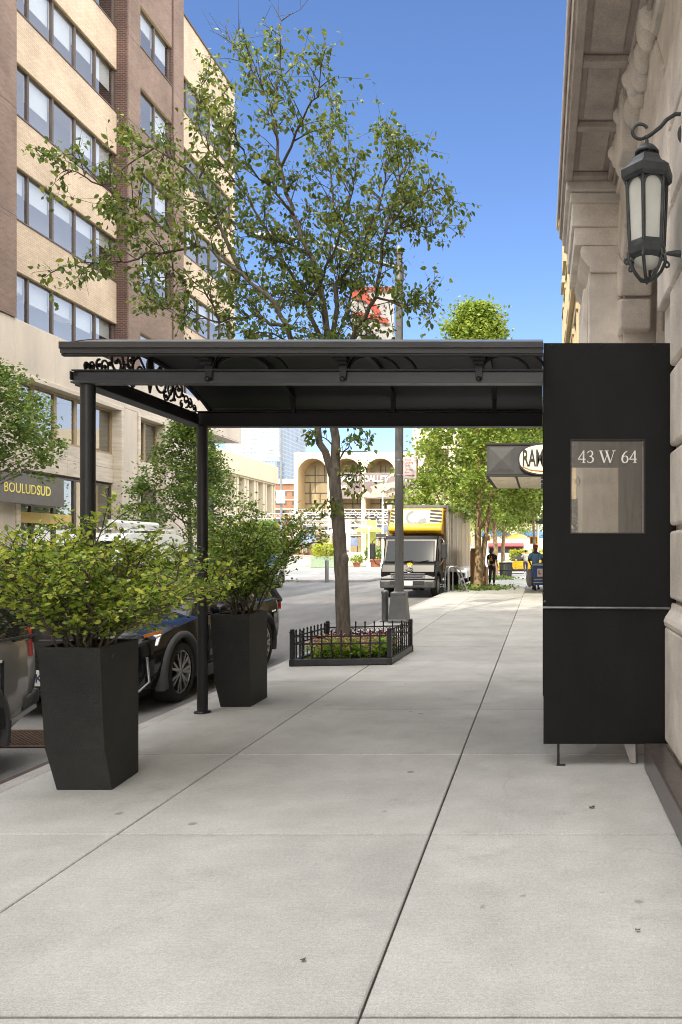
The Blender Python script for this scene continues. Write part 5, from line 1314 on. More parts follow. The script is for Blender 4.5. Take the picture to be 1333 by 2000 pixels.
# ------------------------------------------------------------------ the yellow and black delivery truck
tk = thing('delivery_truck', 'black cab delivery truck with a yellow fronted cargo box parked at the kerb', 'truck', (-4.78,27.7,-.15), R(-2.5))
b = MB(); side = [(.02,.42),(-.02,.62),(0,.95),(.10,1.22),(.30,1.30),(.62,2.12),(.78,2.26),(1.62,2.30),(1.66,.62),(1.3,.5),(1.12,.82),(.75,.95),(.36,.82),(.2,.45)]
b.prism(side, 'x', -.99, .99); b.build('cab', truck_dark, tk, bevel=.05, seg=3)
b = MB(); b.hexa([(-.90,.255,1.30),(.90,.255,1.30),(.90,.30,1.30),(-.90,.30,1.30),(-.86,.565,2.08),(.86,.565,2.08),(.86,.62,2.08),(-.86,.62,2.08)]); b.build('windscreen', car_glass, tk, bevel=.02)
for s in (-1,1):
    b = MB(); b.hexa([(s*.975,.50,1.32),(s*.975,1.42,1.32),(s*.975,1.42,2.08),(s*.975,.78,2.08),(s*.996,.50,1.32),(s*.996,1.42,1.32),(s*.996,1.42,2.08),(s*.996,.78,2.08)]); b.build('side_window', car_glass, tk, fix=True)
    b = MB(); b.hexa([(s*.50,-.035,.70),(s*.97,-.02,.70),(s*.97,.06,.70),(s*.5,.06,.70),(s*.66,.02,.98),(s*.97,.03,1.0),(s*.97,.1,1.0),(s*.66,.1,.98)]); b.build('headlight', lamp_clear, tk, bevel=.015, fix=True)
    b = MB(); b.lathe([(.001,-.06),(.07,-.055),(.085,-.03)], 14, (s*.80,0,.50), axis='y'); b.build('fog_lamp', lamp_clear, tk)
    b = MB(); b.box(min(s*1.20,s*1.40),max(s*1.20,s*1.40),.0,.10,1.42,1.98); b.build('door_mirror', plastic_black, tk, bevel=.04)
    b = MB(); b.tube([(s*.98,.62,2.16),(s*1.2,.2,2.16),(s*1.3,.06,2.05),(s*1.3,.06,1.95)], .014, 6); b.tube([(s*1.0,.32,1.12),(s*1.2,.1,1.25),(s*1.3,.06,1.45)], .014, 6); b.build('mirror_arm', plastic_black if s < 0 else steel, tk)
    wheel(tk, s*.86, .76, .40, .22, s, steel, 8); wheel(tk, s*.90, 5.6, .40, .26, s, steel, 8); wheel(tk, s*.62, 5.6, .40, .24, s, steel, 8)
b = MB(); b.box(-1.0,1.0,-.14,.06,.36,.66); b.build('bumper', mat('truck_bumper', (0.10,0.10,0.10), 0.3, metal=.5, var=.3, scale=6), tk, bevel=.06, seg=3)
b = MB(); b.box(-.62,.62,-.155,-.141,.50,.62); b.build('bumper_vent', plastic_black, tk)
b = MB()
for z in (.72,.80,.88): b.bar((-.62,-.03,z),(.62,-.03,z),.05,.045)
b.build('grille_bars', chrome, tk)
b = MB(); b.lathe([(.11,-.05),(.13,-.06),(.13,-.03)], 20, (.05,0,1.04), axis='y', cap=False); b.bar((-.06,-.045,1.02),(.05,-.045,1.08),.022,.022); b.bar((.16,-.045,1.02),(.05,-.045,1.08),.022,.022); b.bar((-.03,-.045,1.0),(.13,-.045,1.0),.022,.022); b.build('emblem', chrome, tk)
b = MB(); b.lathe([(.001,-.0),(.10,-.002)], 20, (0,0,0), axis='y'); b.xform(Matrix.Translation((.05,.078,1.215)) @ Matrix.Diagonal((1.05,1,.6,1))); b.build('sticker', taxi_yellow, tk)
plate(tk, '', .05, -.165, .54)
b = MB(); b.tube([(-.5,.235,1.28),(.1,.25,1.36)], .012, 5); b.tube([(.15,.235,1.28),(.7,.25,1.36)], .012, 5); b.build('wipers', plastic_black, tk)
b = MB(); b.box(-.42,.42,.2,1.0,.3,.42); b.box(-.4,-.28,1.0,8.2,.55,.8); b.box(.28,.4,1.0,8.2,.55,.8); b.tube([(-.9,.76,.40),(.9,.76,.40)], .06, 8); b.build('chassis', dark_metal, tk)
bxw = 1.14
b = MB(); b.box(-bxw,bxw,1.82,8.3,.95,3.42); bo = b.build('cargo_box', mat('box_side', (0.24,0.15,0.05), 0.35, var=.4, scale=1.4, streak=(1,1,.4)), tk, bevel=.02)
b = MB()
for s in (-1,1):
    b.box(min(s*1.10,s*1.17),max(s*1.10,s*1.17),1.78,1.92,.93,3.45); b.box(min(s*1.141,s*1.16),max(s*1.141,s*1.16),1.93,8.28,3.36,3.44); b.box(min(s*1.141,s*1.16),max(s*1.141,s*1.16),1.93,8.28,.93,1.02)
    for y in (2.4,2.75,3.0,4.2,5.4,6.6,7.8): b.box(min(s*1.141,s*1.155),max(s*1.141,s*1.155),y,y+.10,1.021,3.359)
b.box(-1.09,1.09,1.78,1.815,3.36,3.46); b.build('box_corner_posts', steel, bo)
# wind deflector: raked yellow face over a bulging lower lip
b = MB(); b.prism([(1.80,2.32),(1.30,2.36),(1.16,2.48),(1.18,2.62),(1.36,2.74),(1.60,3.30),(1.80,3.34)], 'x', -1.02, 1.02); nf = b.build('wind_deflector', truck_yellow, tk, bevel=.05, seg=3)
slope = lambda z: 1.36 + .24*(z-2.74)/.56 - .012
b = MB()
for k in range(4):
    z = 2.80+.13*k
    for (xa, xb) in ((.52,.98),(-.98,-.82)):
        b.add([(xa,slope(z),z+.02*(xa>0)),(xb,slope(z-.03),z-.03),(xb,slope(z+.05),z+.05),(xa,slope(z+.09),z+.09)], [(0,1,2,3)])
b.build('black_stripes', plastic_black, nf)
b = MB()
for i in range(16):
    a0, a1 = R(95+205*i/16), R(95+205*(i+1)/16); c0 = (-.10,2.97)
    pr = [(c0[0]+r_*math.cos(a), c0[1]+r_*.92*math.sin(a)) for r_, a in ((.30,a0),(.20,a0),(.20,a1),(.30,a1))]
    b.add([(x,slope(z)-.003,z) for x,z in pr], [(0,1,2,3)])
b.add([(x,slope(z)-.006,z) for x,z in ((-.02,2.72),(.42,2.78),(.36,2.96),(.18,2.92))], [(0,1,2,3)])
b.build('ring_logo', mat('logo_dark', (0.05,0.055,0.075), 0.4, var=.1), nf)
b = MB(); b.box(-1.16,-.98,1.62,1.80,3.20,3.46); b.build('marker_box', white_paint, tk, bevel=.02)
b = MB(); b.box(-1.12,-1.03,1.60,1.619,3.23,3.28); b.box(1.03,1.12,1.76,1.779,3.25,3.30); b.build('marker_lamp', lamp_amber, tk)
# ------------------------------------------------------------------ lamp post with banner and loading sign
lp = thing('street_lamp', 'tall grey street lamp post with banner and loading sign beyond the flower bed', 'street lamp', (-3.08,16.75,0))
b = MB(); b.lathe([(.30,0),(.30,.06),(.27,.09)], 4, smooth=False, a0=R(45)); b.lathe([(.285,.091),(.225,.60),(.235,.61),(.235,.65),(.16,.68)], 4, smooth=False, a0=R(45)); b.build('base', pole_grey, lp, bevel=.01)
b = MB(); b.box(-.11,.11,-.202,-.19,.15,.52); 
b.xform(Matrix.Rotation(R(-5),4,'X')); b.build('access_plate', pole_grey, lp, bevel=.006)
b = MB(); b.lathe([(.098,.62),(.092,3.4),(.078,7.7),(.066,8.02)], 8, smooth=False); b.lathe([(.085,8.02),(.09,8.06),(.08,8.16),(.03,8.22),(.001,8.23)], 12); b.lathe([(.10,7.45),(.10,7.75)], 10)
for z in (6.05,7.25): b.lathe([(.095,z),(.095,z+.10)], 10)
b.build('pole', pole_grey, lp)
b = MB(); b.tube([(-.08,0,7.75),(-.6,.0,7.90),(-1.4,0,8.18),(-2.1,.0,8.36),(-2.6,0,8.42)], [.05,.048,.042,.036,.034], 8); b.build('arm', pole_grey, lp)
b = MB(); b.hexa([(-3.15,-.13,8.38),(-2.5,-.13,8.38),(-2.5,.13,8.38),(-3.15,.13,8.38),(-3.1,-.11,8.47),(-2.5,-.09,8.48),(-2.5,.09,8.48),(-3.1,.11,8.47)]); b.lathe([(.04,8.47),(.04,8.56),(.001,8.57)], 8, (-2.7,0,0)); b.build('lamp_head', pole_grey, lp, bevel=.02)
b = MB(); b.tube([(-.05,0,7.31),(-1.08,0,7.31)], .014, 6); b.tube([(-.05,0,6.07),(-1.08,0,6.07)], .014, 6); b.build('banner_arms', pole_grey, lp)
bn = MB(); N_ = 10
for i in range(N_):
    x0, x1 = -.12-.92*i/N_, -.12-.92*(i+1)/N_; f0, f1 = .03*math.sin(i*1.1), .03*math.sin((i+1)*1.1)
    bn.add([(x0,f0*.3,6.08),(x1,f1*.3,6.08),(x1,f1,6.7),(x0,f0,6.7)], [(0,1,2,3)], True); bn.add([(x0,f0,6.7),(x1,f1,6.7),(x1,f1*.2,7.30),(x0,f0*.2,7.30)], [(0,1,2,3)], True)
ban = bn.build('banner', banner_white, lp)
rd = MB()
rd.add([(-.13,-.04,7.22),(-1.03,-.04,7.22),(-1.03,-.04,7.29),(-.13,-.04,7.29)], [(0,1,2,3)])
rd.add([(-.70,-.042,7.2),(-1.02,-.042,7.2),(-1.02,-.042,7.05),(-.72,-.042,7.0),(-.50,-.042,6.68),(-.38,-.042,6.75),(-.55,-.042,7.0)], [tuple(range(7))])
rd.add([(-.20,-.043,6.58),(-.55,-.043,6.72),(-1.02,-.043,6.76),(-1.02,-.043,6.66),(-.6,-.043,6.60),(-.25,-.043,6.50)], [tuple(range(6))]); rd.build('red_motif', banner_red, ban)
rd = MB(); rd.tube([(-.75,-.05,6.10),(-.62,-.05,6.4),(-.45,-.05,6.2),(-.3,-.05,6.12)], .03, 6); rd.add([(-.9,-.041,6.12),(-.7,-.041,6.12),(-.74,-.041,6.45),(-.86,-.041,6.5)], [(0,1,2,3)]); rd.build('figure_motif', canvas_grey, ban)
sgn = MB(); sgn.box(.10,.40,-.10,-.092,3.12,3.60); so_ = sgn.build('loading_sign', sign_red, lp, bevel=.0)
MB().box(.107,.393,-.104,-.1005,3.127,3.593).build('sign_face', white_paint, so_)
k = 0
for (txt, z) in (('Truck',3.515),('Loading',3.455),('Only',3.395),('- Friday',3.30),('6pm',3.245)):
    put_text('sign_lettering', text_mesh(txt, .060, .001, 0), face_negY(.135,-.106,z), sign_red, so_, world=False)
ar = MB(); ar.box(.15,.31,-.108,-.1055,3.185,3.197); ar.add([(.31,-.107,3.165),(.36,-.107,3.191),(.31,-.107,3.217)], [(0,1,2)]); ar.build('sign_arrow', sign_red, so_)
b = MB()
for z in (3.2,3.52): b.lathe([(.098,z),(.098,z+.025)], 10); b.box(.08,.12,-.09,-.06,z,z+.025)
b.build('sign_clamps', steel, lp)
bo = thing('bollard', 'short grey pipe bollard just left of the lamp post base', 'bollard', (-3.42,16.9,0)); b = MB(); b.lathe([(.075,0),(.075,.62),(.09,.63),(.09,.66),(.05,.70),(.001,.705)], 14); b.build('pipe', pole_grey, bo); b = MB(); b.lathe([(.12,0.001),(.12,.02)], 14); b.build('flange', pole_grey, bo)
# loop-shaped metal rack at the kerb beside the truck
rk = thing('barrier_rack', 'bare metal loop rack standing at the kerb to the right of the truck', 'rack', (-3.1,28.9,0), R(20))
b = MB()
for y in (0,.55):
    b.tube([(-.38,y,0),(-.38,y,.85),(-.30,y,.95),(-.05,y,.98),(.05,y,.90),(.38,y,0)], .028, 8); b.tube([(-.2,y,.02),(-.2,y,.95)], .022, 6)
for z in (.05,): b.tube([(-.38,0,z),(-.38,.55,z)], .02, 6); b.tube([(.36,0,z),(.36,.55,z)], .02, 6)
b.tube([(-.1,0,.98),(-.1,.55,.98)], .02, 6)
b.build('frame', steel, rk)
# cardboard flats leaning behind the twin trunk
for (x, y, w, h, rz, lab) in ((-2.74,33.5,.62,1.55,8,'tall brown cardboard sheet leaning behind the twin ginkgo trunk'),(-2.50,33.15,.42,.85,-10,'smaller brown carton standing in front of the tall cardboard sheet')):
    t = thing('cardboard_box', lab, 'cardboard box', (x,y,0), R(rz)); b = MB(); b.box(-w/2,w/2,-.18,.18,0.002,h); b.build('carton', cardboard, t, bevel=.01); b = MB(); b.hexa([(-w/2,-.185,h),(w/2,-.185,h),(w/2,-.18,h),(-w/2,-.18,h),(-w/2,-.32,h+.10),(w/2,-.32,h+.10),(w/2,-.315,h+.11),(-w/2,-.315,h+.11)]); b.box(-.02,.02,-.184,-.181,.1,h); b.build('flap', cardboard, t)
# ground ivy and clippings around the nearest ginkgo
q = random.Random(2); P = []; D = []
for i in range(900):
    P.append((-2.6+q.gauss(0,.65), 30.9+q.gauss(0,.55), .01+.16*q.random()**2)); D.append((q.gauss(0,1),q.gauss(0,1),q.gauss(.3,.4)))
tag(leaves_mesh('ground_ivy', P, D, .13, leaf_elm, None, 'kite'), 'dark ivy and clippings around the foot of the nearest ginkgo', 'ground cover', kind='stuff')
P = []; D = []
for i in range(420):
    P.append((-2.3+q.gauss(0,.45), 42.0+q.gauss(0,.9), .01+.12*q.random()**2)); D.append((q.gauss(0,1),q.gauss(0,1),q.gauss(.3,.4)))
tag(leaves_mesh('clippings', P, D, .15, leaf_elm, None, 'kite'), 'loose green clippings on the ground before the litter bin', 'clippings', kind='stuff')
# litter bin
tb = thing('litter_bin', 'dark wire litter bin overflowing on the pavement in front of the taxi', 'litter bin', (-1.95,43.2,0))
b = MB(); b.lathe([(.30,.02),(.36,.86),(.34,.86),(.28,.04),(.001,.04)], 20)
for k in range(24): a = 2*PI*k/24; b.tube([(.31*math.cos(a),.31*math.sin(a),.02),(.37*math.cos(a),.37*math.sin(a),.88)], .012, 4)
for z in (.05,.45,.86): b.lathe([(.315+.055*z,z),(.335+.055*z,z),(.335+.055*z,z+.04),(.315+.055*z,z+.04)], 20)
b.build('basket', mat('bin_green', (0.02,0.024,0.022), 0.6, var=.2), tb)
b = MB()
for k in range(12): b.ball((q.gauss(0,.13),q.gauss(0,.13),.86+.1*q.random()), .09, 6, (1,1,.7))
b.build('litter', mat('litter_pale', (0.5,0.48,0.45), 0.8, var=.4, scale=6), tb)
# marquee over the restaurant door on the right
mq = thing('restaurant_marquee', 'black square restaurant marquee with a white oval sign reading RAM, jutting from the stone building', 'marquee', (-.4,26,0))
mz0, mz1 = 3.92, 4.87
b = MB(); b.box(-1.68,.97,24,28.6,mz0+.02,mz1); bx_ = b.build('fascia_box', mat('marquee_black', (0.045,0.045,0.047), 0.5, var=.25, scale=3), mq, bevel=.02, world=True)
b = MB(); b.box(-1.72,.97,23.96,28.64,mz1+.001,mz1+.05); b.box(-1.72,.97,23.96,28.64,mz0-.035,mz0+.018); b.build('rim', plastic_black, bx_, world=True)
b = MB(); x0,x1,z0,z1 = -1.60,-.82,mz0+.10,mz1-.08; c = ((x0+x1)/2,23.93,(z0+z1)/2)
P4 = [(x0,23.992,z0),(x1,23.992,z0),(x1,23.992,z1),(x0,23.992,z1)]
xx0,xx1,zz0,zz1 = x0+.10,x1-.10,z0+.10,z1-.10; Q4 = [(xx0,23.97,zz0),(xx1,23.97,zz0),(xx1,23.97,zz1),(xx0,23.97,zz1)]
for i in range(4): b.add([P4[i],P4[(i+1)%4],Q4[(i+1)%4],Q4[i]], [(0,1,2,3)]); b.add([Q4[i],Q4[(i+1)%4],c], [(0,1,2)])
b.build('diamond_panel', plastic_grey, bx_, world=True)
b = MB()
for (x0,x1) in ((-1.6,-.80),(-.72,.02),(.10,.9)):
    for (y0,y1) in ((24.1,25.4),(25.5,27.0),(27.1,28.5)): b.box(x0,x1,y0,y1,mz0-.05,mz0-.036)
b.build('soffit_panel', mat('soffit_cream', (0.75,0.66,0.5), 0.5, var=.08), bx_, world=True)  # even cream colour on the panels under the marquee
b = MB()
for x in (-.45,.0,.5):
    for y in (24.7,26.2): b.lathe([(.11,mz0-.075),(.11,mz0-.051)], 12, (x,y,0))
b.build('downlight', white_paint, bx_, world=True)
ov = MB(); n = 36; oc = (.27,4.40); oval = [(oc[0]+.97*math.copysign(abs(math.cos(2*PI*i/n))**.8, math.cos(2*PI*i/n)), oc[1]+.50*math.copysign(abs(math.sin(2*PI*i/n))**.8, math.sin(2*PI*i/n))) for i in range(n)]
ov.prism(oval, 'y', 23.88, 23.93); os_ = ov.build('oval_sign', plastic_black, mq, world=True)
ov = MB(); ov.prism([(oc[0]+(x-oc[0])*.95, oc[1]+(z-oc[1])*.92) for x,z in oval], 'y', 23.866, 23.879); ov.build('oval_face', mat('sign_cream', (0.74,0.70,0.58), 0.5, var=.04), os_, world=True)
me = text_mesh('RAM', .72, .004, .016, sx=.46, spacing=1.0); put_text('sign_lettering', me, face_negY(-.57, 23.855, 4.20), plastic_black, os_)
b = MB(); b.tube([(-.56,23.857,4.17),(-.30,23.857,4.07),(.1,23.857,4.03),(.6,23.857,4.06)], .018, 5); b.build('swoosh', lamp_amber, os_, world=True)

# ------------------------------------------------------------------ people
def skin_mesh(joints, edges, rad, root=0, sub=1):
    def mods(ob):
        ob.modifiers.new('s', 'SKIN'); sv = ob.data.skin_vertices[0].data
        for i, r in enumerate(rad):
            sv[i].radius = r if hasattr(r,'__len__') else (r, r); sv[i].use_root = (i == root)
        m_ = ob.modifiers.new('d', 'SUBSURF'); m_.levels = sub; m_.render_levels = sub
    me = evaluated(joints, edges, [], mods); me.polygons.foreach_set('use_smooth', [True]*len(me.polygons)); return me
class Sk:
    def __init__(s): s.v = []; s.e = []; s.r = []
    def j(s, p, r, par=None):
        s.v.append(tuple(p)); s.r.append(r); i = len(s.v)-1
        if par is not None: s.e.append((par, i))
        return i
    def mesh(s, name, m, parent, sub=1):
        me = skin_mesh(s.v, s.e, s.r, 0, sub); me.name = name; me.materials.clear(); me.materials.append(m); return link(name, me, parent)
def person(label, loc, rotz, H, skin, shirt, pants, hair, hairlen, arms, legs, shoe, sleeve=.5, lean=0.0, headturn=0.0, group=None):
    """faces local -Y; arms = two (elbow, wrist) pairs, legs = two (knee, ankle) pairs, metres on a 1.75 m figure"""
    t = thing('person', label, 'person', loc, rotz, group); t.scale = (H/1.75,)*3
    Ls = lambda p: (p[0], p[1] - lean*max(0,p[2]-.95), p[2])
    b = Sk(); pel = b.j((0,0,.95), (.15,.105)); sp = b.j(Ls((0,.0,1.10)), (.135,.095), pel); ch = b.j(Ls((0,0,1.28)), (.165,.11), sp); sh = b.j(Ls((0,.01,1.42)), (.12,.085), ch)
    nk = b.j(Ls((0,-.005,1.50)), .052, sh); jw = b.j(Ls((0,-.03,1.57)), (.068,.075), nk); hd = b.j(Ls((0,-.01,1.66)), (.077,.095), jw); b.j(Ls((0,0,1.73)), (.05,.06), hd)
    hands = []
    for s, (el, wr_) in zip((-1,1), arms):
        a0 = b.j(Ls((s*.19,.01,1.40)), .056, sh); a1 = b.j(Ls(el), .041, a0); a2 = b.j(Ls(wr_), .028, a1)
        dv = (Vector(Ls(wr_))-Vector(Ls(el))).normalized(); pm = Vector(Ls(wr_))+dv*.055; a3 = b.j(pm, (.030,.018), a2); side_ = dv.cross(Vector((s,0,.15))).normalized()
        for k in range(4):
            r0 = pm + dv*.035 + side_*(.024-.016*k); m1 = b.j(r0, .009, a3); m2 = b.j(r0+dv*(.028+.006*(k in (1,2)))+Vector((-s*.004,0,0)), .008, m1); b.j(r0+dv*(.05+.01*(k in (1,2)))+Vector((-s*.018,-.006,0)), .007, m2)
        th = b.j(Vector(Ls(wr_))+dv*.035+side_*.032, .010, a2); b.j(Vector(Ls(wr_))+dv*.075+side_*.045, .008, th)
    for s, (kn, an) in zip((-1,1), legs):
        h_ = b.j((s*.09,0,.88), .085, pel); k_ = b.j(kn, .058, h_); a_ = b.j(an, .040, k_); b.j((an[0],an[1]-.13,max(.03,an[2]-.05)), .03, a_)
    b.mesh('body', skin, t, 2)
    c = Sk(); p0 = c.j((0,0,.93), (.165,.12)); p1 = c.j(Ls((0,0,1.10)), (.152,.112), p0); p2 = c.j(Ls((0,0,1.28)), (.182,.125), p1); p3 = c.j(Ls((0,.01,1.41)), (.13,.095), p2); c.j(Ls((0,0,1.475)), .066, p3)
    for s, (el, wr_) in zip((-1,1), arms):
        a0 = c.j(Ls((s*.195,.01,1.39)), .072, p3); q1 = Vector(Ls((s*.195,.01,1.39))).lerp(Vector(Ls(el)), min(1,sleeve*1.6)); a1 = c.j(q1, .058, a0)
        if sleeve > .7: c.j(Vector(Ls(el)).lerp(Vector(Ls(wr_)), .85), .042, a1)
    c.mesh('shirt', shirt, t, 2)
    c = Sk(); p0 = c.j((0,0,1.0), (.155,.115)); p1 = c.j((0,0,.90), (.168,.125), p0)
    for s, (kn, an) in zip((-1,1), legs):
        h_ = c.j((s*.095,0,.84), .098, p1); k_ = c.j(kn, .072, h_); c.j((an[0],an[1],an[2]+.03), .056, k_)
    c.mesh('trousers', pants, t, 2)
    for s, (kn, an) in zip((-1,1), legs):
        m_ = MB(); m_.ball((an[0],an[1]-.06,max(.045,an[2]-.045)), .05, 10, (.95,2.5,.95)); m_.box(an[0]-.04,an[0]+.04,an[1]-.17,an[1]+.06,max(.002,an[2]-.09),max(.02,an[2]-.072)); m_.build('shoe', shoe, t)
    hc = Vector(Ls((0,.012,1.665))); m_ = MB(); m_.ball(hc+Vector((0,.008,.022)), .093, 12, (.95,1.08,1.0))
    if hairlen: 
        m_.tube([hc+Vector((0,.08,.02)), hc+Vector((0,.12,-.08)), hc+Vector((0,.13,-.22)), hc+Vector((.01,.13,-.22-hairlen))], [.06,.07,.06,.015], 8)
    m_.build('hair', hair, t)
    for s in (-1,1):
        m_ = MB(); m_.ball(Ls((s*.03,-.092,1.655)), .010, 6); m_.build('eye', white_paint, t)
        m_ = MB(); m_.ball(Ls((s*.082,.0,1.645)), .022, 6, (.4,.8,1.3)); m_.build('ear', skin, t)
    m_ = MB(); m_.ball(Ls((0,-.108,1.625)), .015, 6, (.8,1,1.4)); m_.build('nose', skin, t); m_ = MB(); m_.ball(Ls((0,-.10,1.59)), .02, 6, (1.3,.4,.35)); m_.build('mouth', mat('lip', (0.25,0.08,0.07), 0.6), t)
    return t
w_ = person('woman in black with long dark ponytail and yellow print on her back', (-2.13,33.9,0), R(155), 1.68, skin_tan, cloth_black, cloth_black, hair_dark, .14,
    [((-.23,.02,1.15),(-.24,-.10,.93)),((.23,.02,1.14),(.21,-.02,.90))], [((-.09,-.02,.50),(-.09,0,.09)),((.10,.0,.50),(.12,.03,.09))], cloth_black)
m_ = MB()
for (x,z,w,h) in ((-.07,1.31,.14,.05),(-.05,1.24,.10,.045),(-.08,1.17,.16,.05)): m_.hexa([(x,.128,z),(x+w,.128,z),(x+w,.138,z),(x,.138,z),(x,.130,z+h),(x+w,.130,z+h),(x+w,.140,z+h),(x,.140,z+h)])
m_.build('back_print', taxi_yellow, w_)
person('man in pale sage shirt and dark jeans walking across the avenue', (-1.05,54.6,-.15), R(188), 1.74, skin_tan, cloth_sage, denim, hair_dark, 0,
    [((-.30,-.12,1.30),(-.10,-.14,1.56)),((.30,-.02,1.20),(.14,-.22,1.30))], [((-.10,-.12,.52),(-.09,.02,.10)),((.10,.06,.50),(.10,.26,.16))], white_paint, sleeve=.55)
mc = person('mail carrier in a light blue shirt and red cap standing behind a blue cart', (-.20,31.0,0), R(12), 1.78, skin_dark, cloth_blue, mat('cloth_navy', (0.02,0.022,0.035), 0.9, var=.2), hair_dark, 0,
    [((-.27,-.02,1.15),(-.24,-.24,1.0)),((.27,-.02,1.15),(.22,-.26,1.0))], [((-.10,-.02,.50),(-.10,0,.09)),((.10,.0,.50),(.12,.03,.09))], cloth_black)
m_ = MB(); m_.ball((0,.0,1.70), .105, 12, (1,1.1,.75)); m_.hexa([(-.08,-.21,1.70),(.08,-.21,1.70),(.085,-.08,1.69),(-.085,-.08,1.69),(-.08,-.21,1.712),(.08,-.21,1.712),(.085,-.08,1.72),(-.085,-.08,1.72)]); m_.build('cap', cloth_red, mc, bevel=.004)
m_ = MB(); m_.box(-.17,.17,-.125,.125,.93,.985); m_.build('belt', cloth_black, mc, bevel=.02)
ct = thing('mail_cart', 'blue mail cart with a white label lettered L, pushed by the mail carrier', 'mail cart', (-.02,30.1,0), R(8))
b = MB(); b.hexa([(-.26,-.22,.22),(.26,-.22,.22),(.26,.22,.22),(-.26,.22,.22),(-.30,-.26,.98),(.30,-.26,.98),(.30,.26,.98),(-.30,.26,.98)]); b.build('bin', cart_blue, ct, bevel=.02)
b = MB(); b.box(-.275,.275,-.235,.235,.30,.34); b.build('skirt', mat('trim_pale', (0.45,0.47,0.5), 0.5), ct, bevel=.01); b = MB(); b.box(-.32,.32,-.28,.28,.981,1.03); b.build('lid', mat('trim_pale', (0.45,0.47,0.5), 0.5), ct, bevel=.01)
b = MB(); b.box(-.276,.276,-.237,-.226,.42,.46); b.build('yellow_band', taxi_yellow, ct)
b = MB(); b.hexa([(-.14,-.246,.55),(.16,-.246,.55),(.16,-.24,.55),(-.14,-.24,.55),(-.14,-.264,.86),(.16,-.264,.86),(.16,-.25,.86),(-.14,-.25,.86)]); lb_ = b.build('label_card', white_paint, ct)
put_text('label_lettering', text_mesh('L', .20, .002, .010), face_negY(-.10,-.272,.65), sign_red, lb_, world=False)
for x in (-.2,.2):
    for y in (-.16,.16): b = MB(); b.lathe([(.03,-.02),(.08,-.02),(.09,0),(.08,.02),(.03,.02)], 14, (x,y,.09), axis='x'); b.bar((x,y,.09),(x,y,.22),.03,.03); b.build('caster', rubber, ct)
b = MB(); b.tube([(-.26,.26,.98),(-.26,.45,1.05),(.26,.45,1.05),(.26,.26,.98)], .016, 6); b.build('handle', steel, ct)
bg = thing('satchel', 'grey striped mailbag hanging at the left of the blue cart', 'bag', (-.42,30.15,.12)); b = MB(); b.ball((0,0,.36), .17, 12, (.85,.8,2.1)); b.build('bag_body', mat('bag_grey', (0.20,0.20,0.21), 0.8, var=.4, scale=4, streak=(6,1,1)), bg); b = MB(); b.tube([(0,0,.70),(.06,.02,.86),(.16,.04,.90)], .012, 5); b.build('strap', cloth_black, bg)

# ------------------------------------------------------------------ signals, signs and lamp posts at the corner
def pole(name, label, cat, loc, h, r, m, group=None):
    t = thing(name, label, cat, loc, group=group); b = MB(); b.lathe([(r*2.6,0),(r*2.2,.5),(r*1.25,.62),(r,.9),(r*.8,h)], 10); b.build('pole', m, t); return t
def signal(t, x, z, s=1.0):
    b = MB(); b.box(x-.20*s,x+.20*s,-.20,.10,z,z+.42*s); k = b.build('signal_box', signal_yellow, t, bevel=.03)
    b = MB(); b.box(x-.15*s,x+.15*s,-.215,-.201,z+.06*s,z+.36*s); b.build('signal_lens', plastic_black, k); return k
t = pole('signal_pole', 'pale pole with the one-way arrow sign and a yellow walk signal beside the mail carrier', 'signal pole', (-.18,49.3,0), 6.6, .09, pole_white); signal(t, -.25, 1.95, 1.3)
b = MB(); b.box(-.55,.50,-.13,-.12,3.25,3.58); k_ = b.build('one_way_sign', plastic_black, t); b = MB(); b.add([(-.42,-.123,3.36),(.25,-.123,3.36),(.25,-.123,3.30),(.44,-.123,3.415),(.25,-.123,3.53),(.25,-.123,3.47),(-.42,-.123,3.47)], [tuple(range(7))]); 
b.xform(Matrix.Translation((0,-.002,0))); b.build('arrow', white_paint, k_); put_text('arrow_lettering', text_mesh('ONE WAY', .11, .001, .002), face_negY(-.38,-.127,3.375), plastic_black, k_, world=False)
t = pole('signal_pole', 'pole with a yellow walk signal half hidden by the nearest ginkgo', 'signal pole', (-5.0,51.0,-.15), 4.2, .07, pole_white); signal(t, .15, 2.2, 1.2)
t = pole('signal_pole', 'pole with a yellow walk signal behind the woman in black', 'signal pole', (-3.75,53.0,-.15), 5.2, .08, pole_white); signal(t, .10, 2.35, 1.1)
t = pole('signal_pole', 'dark pole with an orange walk signal behind the nearest shrub on the far side', 'signal pole', (-22.0,44.5,0), 4.2, .07, dark_metal); signal(t, .0, 2.75, 1.2)
t = pole('street_lamp', 'grey street lamp with small control cabinet in front of the brick block', 'street lamp', (-24.3,72,-.15), 14.5, .13, pole_grey)
b = MB(); b.tube([(0,0,10.5),(-.5,0,11.0),(-.9,0,11.25)], .06, 6); b.ball((-.95,0,11.2), .3, 8, (1.1,1,.45)); b.build('lamp_head', pole_white, t); b = MB(); b.box(-.32,.42,-.45,-.1,6.1,7.3); b.build('control_cabinet', mat('cabinet', (0.42,0.43,0.40), 0.6), t, bevel=.03)
t = pole('street_lamp', 'pale curved street lamp in front of the ballet banner', 'street lamp', (-15.2,74,-.15), 6.4, .10, pole_white)
b = MB(); b.tube([(0,0,6.2),(.0,0,7.1),(.12,0,8.0),(.5,0,8.7),(.95,0,8.95)], .06, 8); b.ball((1.05,0,8.95), .24, 8, (1.6,1,.45)); b.build('lamp_head', pole_white, t); b = MB(); b.box(-.6,.35,-.2,-.16,3.0,3.3); b.build('street_sign', plastic_black, t)
